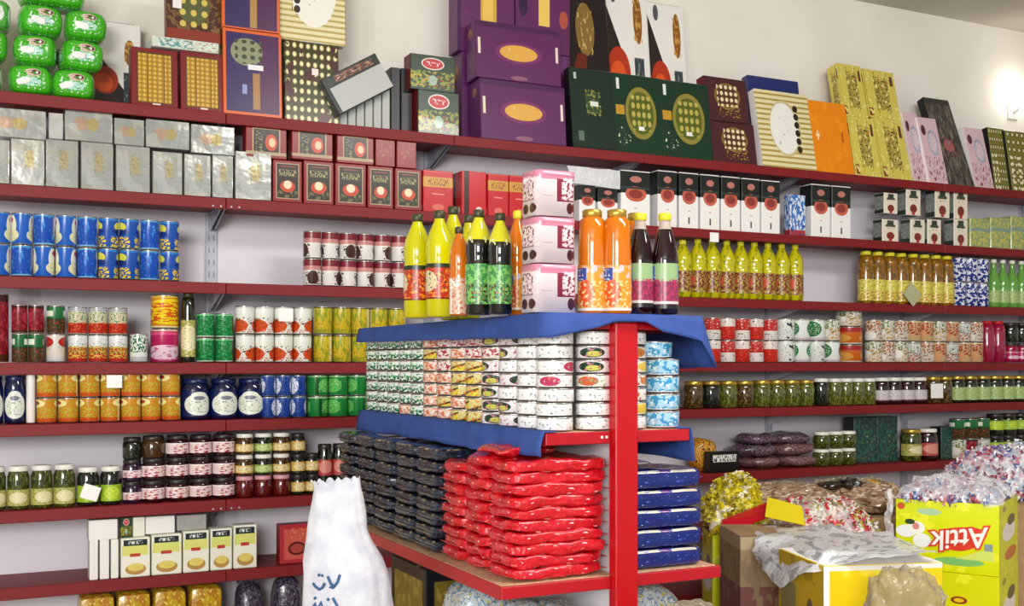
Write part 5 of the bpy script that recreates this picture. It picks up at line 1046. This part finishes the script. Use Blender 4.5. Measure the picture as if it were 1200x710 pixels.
# candies: small wrapped sweets, heaped in a clear bag
cc = ['#4c66a0', '#c07a88', '#e4e0e2', '#7a66a0', '#c8a8b4', '#a04450', '#a4b4c8', '#e8e8ec']
for i, c in enumerate(cc): P(f'candy_{i}', c, rough=.18, coat=.6)
cr = ['#c01c30', '#e8e0d4', '#d84a5a', '#b8b03c', '#e8d8c8', '#8a8a5c', '#f0eee8', '#c8283c']
for i, c in enumerate(cr): P(f'candyr_{i}', c, rough=.18, coat=.6)
cyl_ = ['#e0cc1c', '#c8b41c', '#f0e45a', '#a89a1c', '#f0ecd0', '#b8a42c', '#d8c83c', '#8a7a1c']
for i, c in enumerate(cyl_): P(f'candyy_{i}', c, rough=.15, coat=.6)
def candyheap(parent, w_, d_, base, hfn, n, pre, size=.011, name='candies'):
    m = MB(); random.seed(n)
    for i in range(n):
        x, y = random.uniform(-w_ / 2, w_ / 2), random.uniform(0, d_); z = base + hfn(x, y) - random.random() * size * 1.2
        R_ = Euler((random.uniform(0, 6), random.uniform(0, 6), random.uniform(0, 6))).to_matrix(); mt = random.randrange(8); s = size * random.uniform(.8, 1.2)
        L_ = [(-1.9, .8), (-1.05, .2), (-.8, .62), (0, .8), (.8, .62), (1.05, .2), (1.9, .8)]
        b = len(m.v)
        for px, r in L_:
            for q in range(5):
                a = 2 * PI * q / 5; m.v.append(tuple(R_ @ Vector((px * s, r * s * math.cos(a), r * s * math.sin(a) * (.35 if abs(px) > 1.5 else 1))) + Vector((x, y, z))))
        for k in range(len(L_) - 1):
            for q in range(5): m.face((b + k * 5 + q, b + k * 5 + (q + 1) % 5, b + (k + 1) * 5 + (q + 1) % 5, b + (k + 1) * 5 + q), mt)
    o = m.obj(name, [f'{pre}_{i}' for i in range(8)], parent); o['kind'] = 'stuff'; return o
def filmdome(parent, w_, d_, base, hfn, mat, name='clear_film', amp=.012, n=22, skirt=.03, seed=0, y0=0.):
    def f(iu, iv):
        x = (iu - .5) * w_; y = y0 + iv * d_; e = min(iu, 1 - iu, iv, 1 - iv)
        z = base + hfn(x, y) + .012 - (skirt if e == 0 else 0)
        k = noise.noise_vector(Vector((x * 16 + seed, y * 16, seed))) * amp + noise.noise_vector(Vector((x * 42, y * 42, seed))) * amp * .5
        return Vector((x, y, z)) + k
    m = MB(); m.grid(f, n, n, 0, False); return m.obj(name, [mat], parent)
hd = lambda x, y: .055 + .05 * math.cos(x / (wA) * 2.6) * math.sin(min(1, max(0, y / .36)) * PI) + .02 * noise.noise(Vector((x * 9, y * 9, 2)))
# the bag inside the logo carton
bagA = empty('candy_bag', (C0 + C1) / 2, angA); bagA.location.z += hA * .8 + .002
hA2 = hA * .2
candyheap(bagA, wA - .05, .37, hA2 - .045, lambda x, y: hd(x, y) + .0, 1500, 'candy', .0105)
m = MB(); m.soft(wA - .04, .36, hA2 + .01, 6, 5); f0 = m.obj('bag_filling', ['candy_4'], bagA); f0.location = (0, .2, 0)
fd = filmdome(bagA, wA + .0, .40, hA2 - .035, hd, 'film_clear', seed=2, amp=.022)
fs = filmdome(bagA, .03, .40, hA2 - .035, lambda x, y: .03, 'film_white', 'film_edge', amp=.01, n=6, seed=4)
m = MB(); m.grid(lambda u, v: Vector((-wA / 2 - .012 - .03 * u, -.012 + .03 * u, hA2 + .03 - v * .30)) + noise.noise_vector(Vector((u * 3, v * 9, 1))) * .018, 4, 18, 0, False); m.obj('hanging_film', ['film_white'], bagA)
tag(bagA, 'clear plastic bag of mixed wrapped candies in the logo carton', 'bag of candy')
# clear film standing up behind/left of the carton
def sheet(name, label, pts_, mat, nu=16, nv=12, amp=.012, seed=0, fr_=12):
    """crumpled film spanned over four corners (world)"""
    A, B, Cq, D = [Vector(p) for p in pts_]
    def f(u, v):
        q = A.lerp(B, u).lerp(D.lerp(Cq, u), v); return q + noise.noise_vector(q * fr_ + Vector((seed, 0, 0))) * amp + noise.noise_vector(q * fr_ * 3.1 + Vector((seed, 0, 0))) * amp * .4
    m = MB(); m.grid(f, nu, nv, 0, False); o = m.obj(name, [mat])
    return o

# near yellow carton, corner towards us
P('carton_yellow', '#e8cc10', [('noise', 2.5, 2.5, .62, '#f0da3a'), ('band', .965, 1, '#f2f0e6'), ('ell', .62, .45, .22, .3, '#dcb818')], rough=.35, coat=.2)
P('carton_yellow_side', '#cfae10', [('noise', 3, 3, .58, '#b8941c'), ('box', .06, .4, .2, .8, '#8f8a50'), ('ell', .7, .45, .12, .3, '#6a5c4c')], rough=.35, coat=.2)
P('carton_brown', '#9a8460', [('box', .0, 1, .0, .62, '#7a4a44'), ('noise', 4, 3, .55, '#8a7458'), ('band', .9, 1, '#b0a07c')], rough=.6)
P('carton_lime', '#c8d418', [('ell', .5, .82, .2, .05, '#a8401c'), ('ell', .6, .45, .34, .16, '#dfe6d0'), ('noise', 3, 3, .6, '#dce04c'), ('ell', .4, .25, .3, .1, '#8aa84c')], rough=.3)
P('red_flap', '#c81424', rough=.3, coat=.2); P('yellow_flap', '#e0cc14', rough=.3, coat=.2)
nC = at(966, 663, 3.4); rC = at(1105, 657, 3.47); dv = rC - nC; angY = math.atan2(dv.y, dv.x); wY = math.hypot(dv.x, dv.y)
o = carton('sweets_carton', wY, .34, nC.z - TZ - .001, 'carton_yellow', 'carton_yellow_side', 'paper_white'); o.location = ((nC.x + rC.x) / 2, (nC.y + rC.y) / 2, TZ + .0005); o.rotation_euler = (0, 0, angY)
m = MB(); hc = nC.z - TZ; m.box(-wY / 2 - .003, -wY / 2 + .016, -.0025, -.0005, .0, hc - .003); m.obj('white_corner_strip', ['paper_white'], o)
tag(o, 'bright yellow carton with white edges nearest the camera', 'carton')
bl = at(868, 629, 4.0)
o = carton('sweets_carton', .32, .30, bl.z - TZ - .001, 'carton_brown', 'carton_brown', 'cardboard'); o.location = (at(868, 614, 4.0).x + .16, 4.02, TZ + .0005); o.rotation_euler = (0, 0, .06)
tag(o, 'brown carton behind the yellow one, covered by white film', 'carton')
P('stain_grey', '#6f665c', rough=.6)
# lime carton with red flap, far left
l0 = at(836, 628, 4.42)
o = carton('sweets_carton', .22, .24, l0.z - TZ - .001, 'carton_lime', 'attik_side', 'cardboard'); o.location = (l0.x + .11, 4.44, TZ + .0005); o.rotation_euler = (0, 0, .0)
tag(o, 'lime green carton behind the island with red open flap', 'carton')
q1, q2, q3, q4 = at(848, 627, 4.36), at(906, 604, 4.3), at(903, 588, 4.4), at(846, 610, 4.44)
m = MB(); v8 = [Vector(q) for q in (q1, q2, q3, q4)]; nn = (v8[1] - v8[0]).cross(v8[3] - v8[0]).normalized() * .004
org = o.location.copy(); m.v = [tuple(q - org) for q in v8] + [tuple(q + nn - org) for q in v8]
for f_ in ((0, 1, 2, 3), (7, 6, 5, 4), (0, 4, 5, 1), (1, 5, 6, 2), (2, 6, 7, 3), (3, 7, 4, 0)): m.face(f_)
m.obj('open_flap', ['red_flap'], o)
q1, q2, q3, q4 = at(897, 606, 4.25), at(944, 616, 4.2), at(940, 594, 4.3), at(900, 583, 4.36)
m = MB(); v8 = [Vector(q) for q in (q1, q2, q3, q4)]; m.v = [tuple(q - org) for q in v8] + [tuple(q + nn - org) for q in v8]
for f_ in ((0, 1, 2, 3), (7, 6, 5, 4), (0, 4, 5, 1), (1, 5, 6, 2), (2, 6, 7, 3), (3, 7, 4, 0)): m.face(f_)
m.obj('inner_flap', ['yellow_flap'], o)
# bag of yellow sweets on it
def heapbag(name, label, c, w_, d_, hmax, pre, n, film, ang=0., size=.012, seed=0, cat='bag of candy', fill='candy_4', flat=.55):
    t = empty(name, c, ang)
    hf = lambda x, y: hmax * max(0.05, (1 - abs(2 * x / w_) ** 2.6)) ** flat * max(.05, (1 - abs(2 * y / d_ - 1) ** 2.6)) ** flat * (1 + .25 * noise.noise(Vector((x * 8 + seed, y * 8, seed))))
    m = MB(); m.grid(lambda u, v: Vector(((u - .5) * w_ * .97, v * d_, max(.002, hf((u - .5) * w_, v * d_) - .01))), 14, 12); m.obj('bag_filling', [fill], t)
    candyheap(t, w_ * .92, d_ * .95, -.004, hf, n, pre, size)
    if film: filmdome(t, w_, d_, -.004, hf, film, seed=seed, skirt=0, amp=.01)
    tag(t, label, cat); return t
heapbag('sweets_bag', 'bag of yellow wrapped sweets right beside the navy bags', (at(864, 0, 4.5).x, 4.45, l0.z + .003), .23, .23, .20, 'candyy', 900, 'film_clear', 0., .017, 5, fill='candyy_5')
# red candy bag
heapbag('candy_bag', 'clear bag of red and white candies left of the logo carton', (at(972, 0, 4.36).x, 4.34, at(972, 634, 4.36).z - .01), .43, .30, .15, 'candyr', 900, 'film_clear', 0., .0135, 8, fill='candyr_5')
o = carton('sweets_carton', .42, .30, at(972, 634, 4.36).z - .012 - TZ - .002, 'cardboard', 'cardboard'); o.location = (at(972, 0, 4.36).x + .012, 4.36, TZ + .0005); tag(o, 'brown carton under the bag of red candies', 'carton')
def crumple(m, w_, d_, h_, seed):
    b0 = len(m.v); f0 = len(m.f); m.soft(w_, d_, h_, 2.6, 16, 0, 1, seed)
    for i in range(b0, len(m.v)):
        v = Vector(m.v[i]); c = Vector((0, 0, h_ * .5)); n1 = (v - c).normalized()
        k = abs(noise.noise(v * 16 + Vector((seed, 0, 0)))) * .045 + abs(noise.noise(v * 37 + Vector((seed, 2, 0)))) * .02
        m.v[i] = tuple(v - n1 * k + noise.noise_vector(v * 9 + Vector((seed, 0, 5))) * .012)
    for i in range(f0, len(m.f)): m.sm[i] = False
# brown paper and plastic wrapped heap behind, on its own stack on the floor
P('wrap_brown', '#a88c70', [('noise', 4, 5, .5, '#8a6a50'), ('noise', 6, 6, .6, '#c4b094'), ('noise', 5, 8, .66, '#2c221c')], rough=.3, coat=.4, bump=.6, bscale=16)
P('wrap_black', '#1c1612', [('noise', 6, 6, .6, '#3c2c20')], rough=.3, coat=.4, bump=.6)
def lump(name, label, x, y_, d, dims, mat, seed, ang=0., cat='sack', zbase=None):
    c = at(x, y_, d); t = empty(name, c, ang); m = MB(); crumple(m, *dims, seed); m.obj('film_packet', [mat], t)
    m = MB(); m.grid(lambda u, v: Vector(((u - .5) * dims[0] * .95, (v - .5) * dims[1] * .6, dims[2] * .93 + .02 * noise.noise(Vector((u * 9, v * 9, seed))) - .25 * dims[2] * (2 * u - 1) ** 2)), 16, 8, 0, False); m.obj('loose_film', ['film_amber'], t)
    tag(t, label, cat); return t
lump('wrapped_sack', 'brown plastic wrapped sack behind the red candies, left one', 925, 601, 4.82, (.42, .26, .14), 'wrap_brown', 3)
lump('wrapped_sack', 'brown plastic wrapped sack behind the red candies, right one', 1010, 601, 4.82, (.36, .26, .15), 'wrap_brown', 6)
lump('black_bag', 'crumpled black bag lying on the brown wrapped sacks', 987, 575, 4.78, (.24, .14, .055), 'wrap_black', 12, cat='bag')
lump('sweets_bag', 'small yellow bag on the right brown wrapped sack', 1022, 573, 4.80, (.10, .12, .05), 'bag_yellow', 13, cat='bag')
zz = at(925, 601, 4.82).z
o = carton('carton', .80, .30, zz - .004, 'cardboard', 'cardboard'); o.location = (at(970, 0, 4.82).x, 4.69, .001); tag(o, 'tall brown carton under the wrapped sacks by the shelves', 'carton')

# white frosty film over the brown and yellow cartons
def drape(name, label, top, front, mat, seed, amp=.008):
    """top: list of far-edge points, front: list of hanging-edge points, with the folded middle in between"""
    rows_ = top; nU = 26
    def lp(line, u):
        k = u * (len(line) - 1); i = min(int(k), len(line) - 2); return Vector(line[i]).lerp(Vector(line[i + 1]), k - i)
    L_ = rows_ + [front]
    def f(u, v):
        k = v * (len(L_) - 1); i = min(int(k), len(L_) - 2); q = lp(L_[i], u).lerp(lp(L_[i + 1], u), k - i)
        return q + noise.noise_vector(q * 14 + Vector((seed, 0, 0))) * amp + noise.noise_vector(q * 40 + Vector((seed, 0, 0))) * amp * .5
    m = MB(); m.grid(f, nU, 18, 0, True); o = m.obj(name, [mat]); tag(o, label, 'plastic film'); return o
drape('plastic_film', 'frosted white plastic film draped over the brown carton', [
    [at(890, 616, 4.28), at(930, 615, 4.28), at(975, 616, 4.2), at(1010, 624, 4.1), at(1040, 622, 4.1)],
    [at(884, 630, 3.95), at(930, 628, 3.95), at(980, 630, 3.9), at(1020, 634, 3.85), at(1066, 636, 3.8)],
    [at(882, 646, 3.92), at(925, 646, 3.70), at(966, 648, 3.46), at(1020, 644, 3.6), at(1080, 642, 3.6)]],
    [at(890, 664, 3.86), at(914, 690, 3.58), at(944, 672, 3.42), at(1020, 654, 3.40), at(1098, 648, 3.44)], 'film_frost', 4, .013)
# amber plastic bag, bottom
hb_ = at(1062, 0, 3.2)
t = empty('plastic_bag', (at(1058, 0, 3.22).x, 3.2, .60)); m = MB(); crumple(m, .26, .2, at(1058, 660, 3.2).z - .60, 5); m.obj('film_packet', ['film_amber'], t)
m = MB(); m.soft(.15, .12, .20, 2.5, 7, .02, 12, 8); b_ = m.obj('bag_filling', ['wrap_brown'], t)
tag(t, 'crumpled amber clear bag in front of the yellow carton', 'bag')
t2 = empty('stool', (at(1058, 0, 3.22).x, 3.2, 0)); m = MB(); m.box(-.14, .14, -.13, .13, .57, .598); m.obj('seat', ['chipboard'], t2)
for sx in (-.11, .11):
    for sy in (-.1, .1): m = MB(); m.box(sx - .015, sx + .015, sy - .015, sy + .015, .001, .5695); m.obj('leg', ['chipboard'], t2)
tag(t2, 'low wooden stool under the amber clear bag', 'stool')
# pale clear bag below the island's right end
t = empty('plastic_bag', (at(806, 0, 2.72).x, 2.68, .60)); m = MB(); crumple(m, .24, .16, at(800, 694, 2.72).z - .60, 15); m.obj('film_packet', ['film_amber'], t)
m = MB(); m.soft(.15, .10, .26, 2.5, 7, .02, 12, 18); m.obj('bag_filling', ['bag_pale'], t)
tag(t, 'crumpled pale clear bag below the right end of the island', 'bag')
t2 = empty('stool', (at(806, 0, 2.72).x, 2.68, 0)); m = MB(); m.box(-.15, .15, -.12, .12, .57, .598); m.obj('seat', ['chipboard'], t2)
for sx in (-.12, .12):
    for sy in (-.09, .09): m = MB(); m.box(sx - .015, sx + .015, sy - .015, sy + .015, .001, .5695); m.obj('leg', ['chipboard'], t2)
tag(t2, 'low wooden stool under the pale clear bag', 'stool')
# candies and bags on the far right behind the logo carton
bk = heapbag('candy_bag', 'silvery bag of candies behind the logo carton at the right edge', (at(1190, 0, 4.75).x, 4.66, at(1190, 585, 4.75).z), .55, .34, .21, 'candy', 1200, 'film_clear', 0., .0135, 21, fill='candy_2')
o = carton('carton', .56, .34, at(1190, 585, 4.75).z - .003, 'cardboard', 'cardboard'); o.location = (at(1190, 0, 4.75).x, 4.68, .001); tag(o, 'tall brown carton under the silvery candy bag', 'carton')

# clear plastic drooping under the top shelf lip
o = sheet('plastic_film', '', [P3(uu(664, .01), .012, hh(664, 194, .01)), P3(uu(727, .01), .012, hh(727, 200, .01)), P3(uu(727, .01), .012, hh(727, 222, .01)), P3(uu(672, .01), .012, hh(672, 214, .01))], 'film_white', 12, 6, .003, 3)
tag(o, 'grey clear plastic film hanging above the coffee boxes behind the tins', 'plastic film')
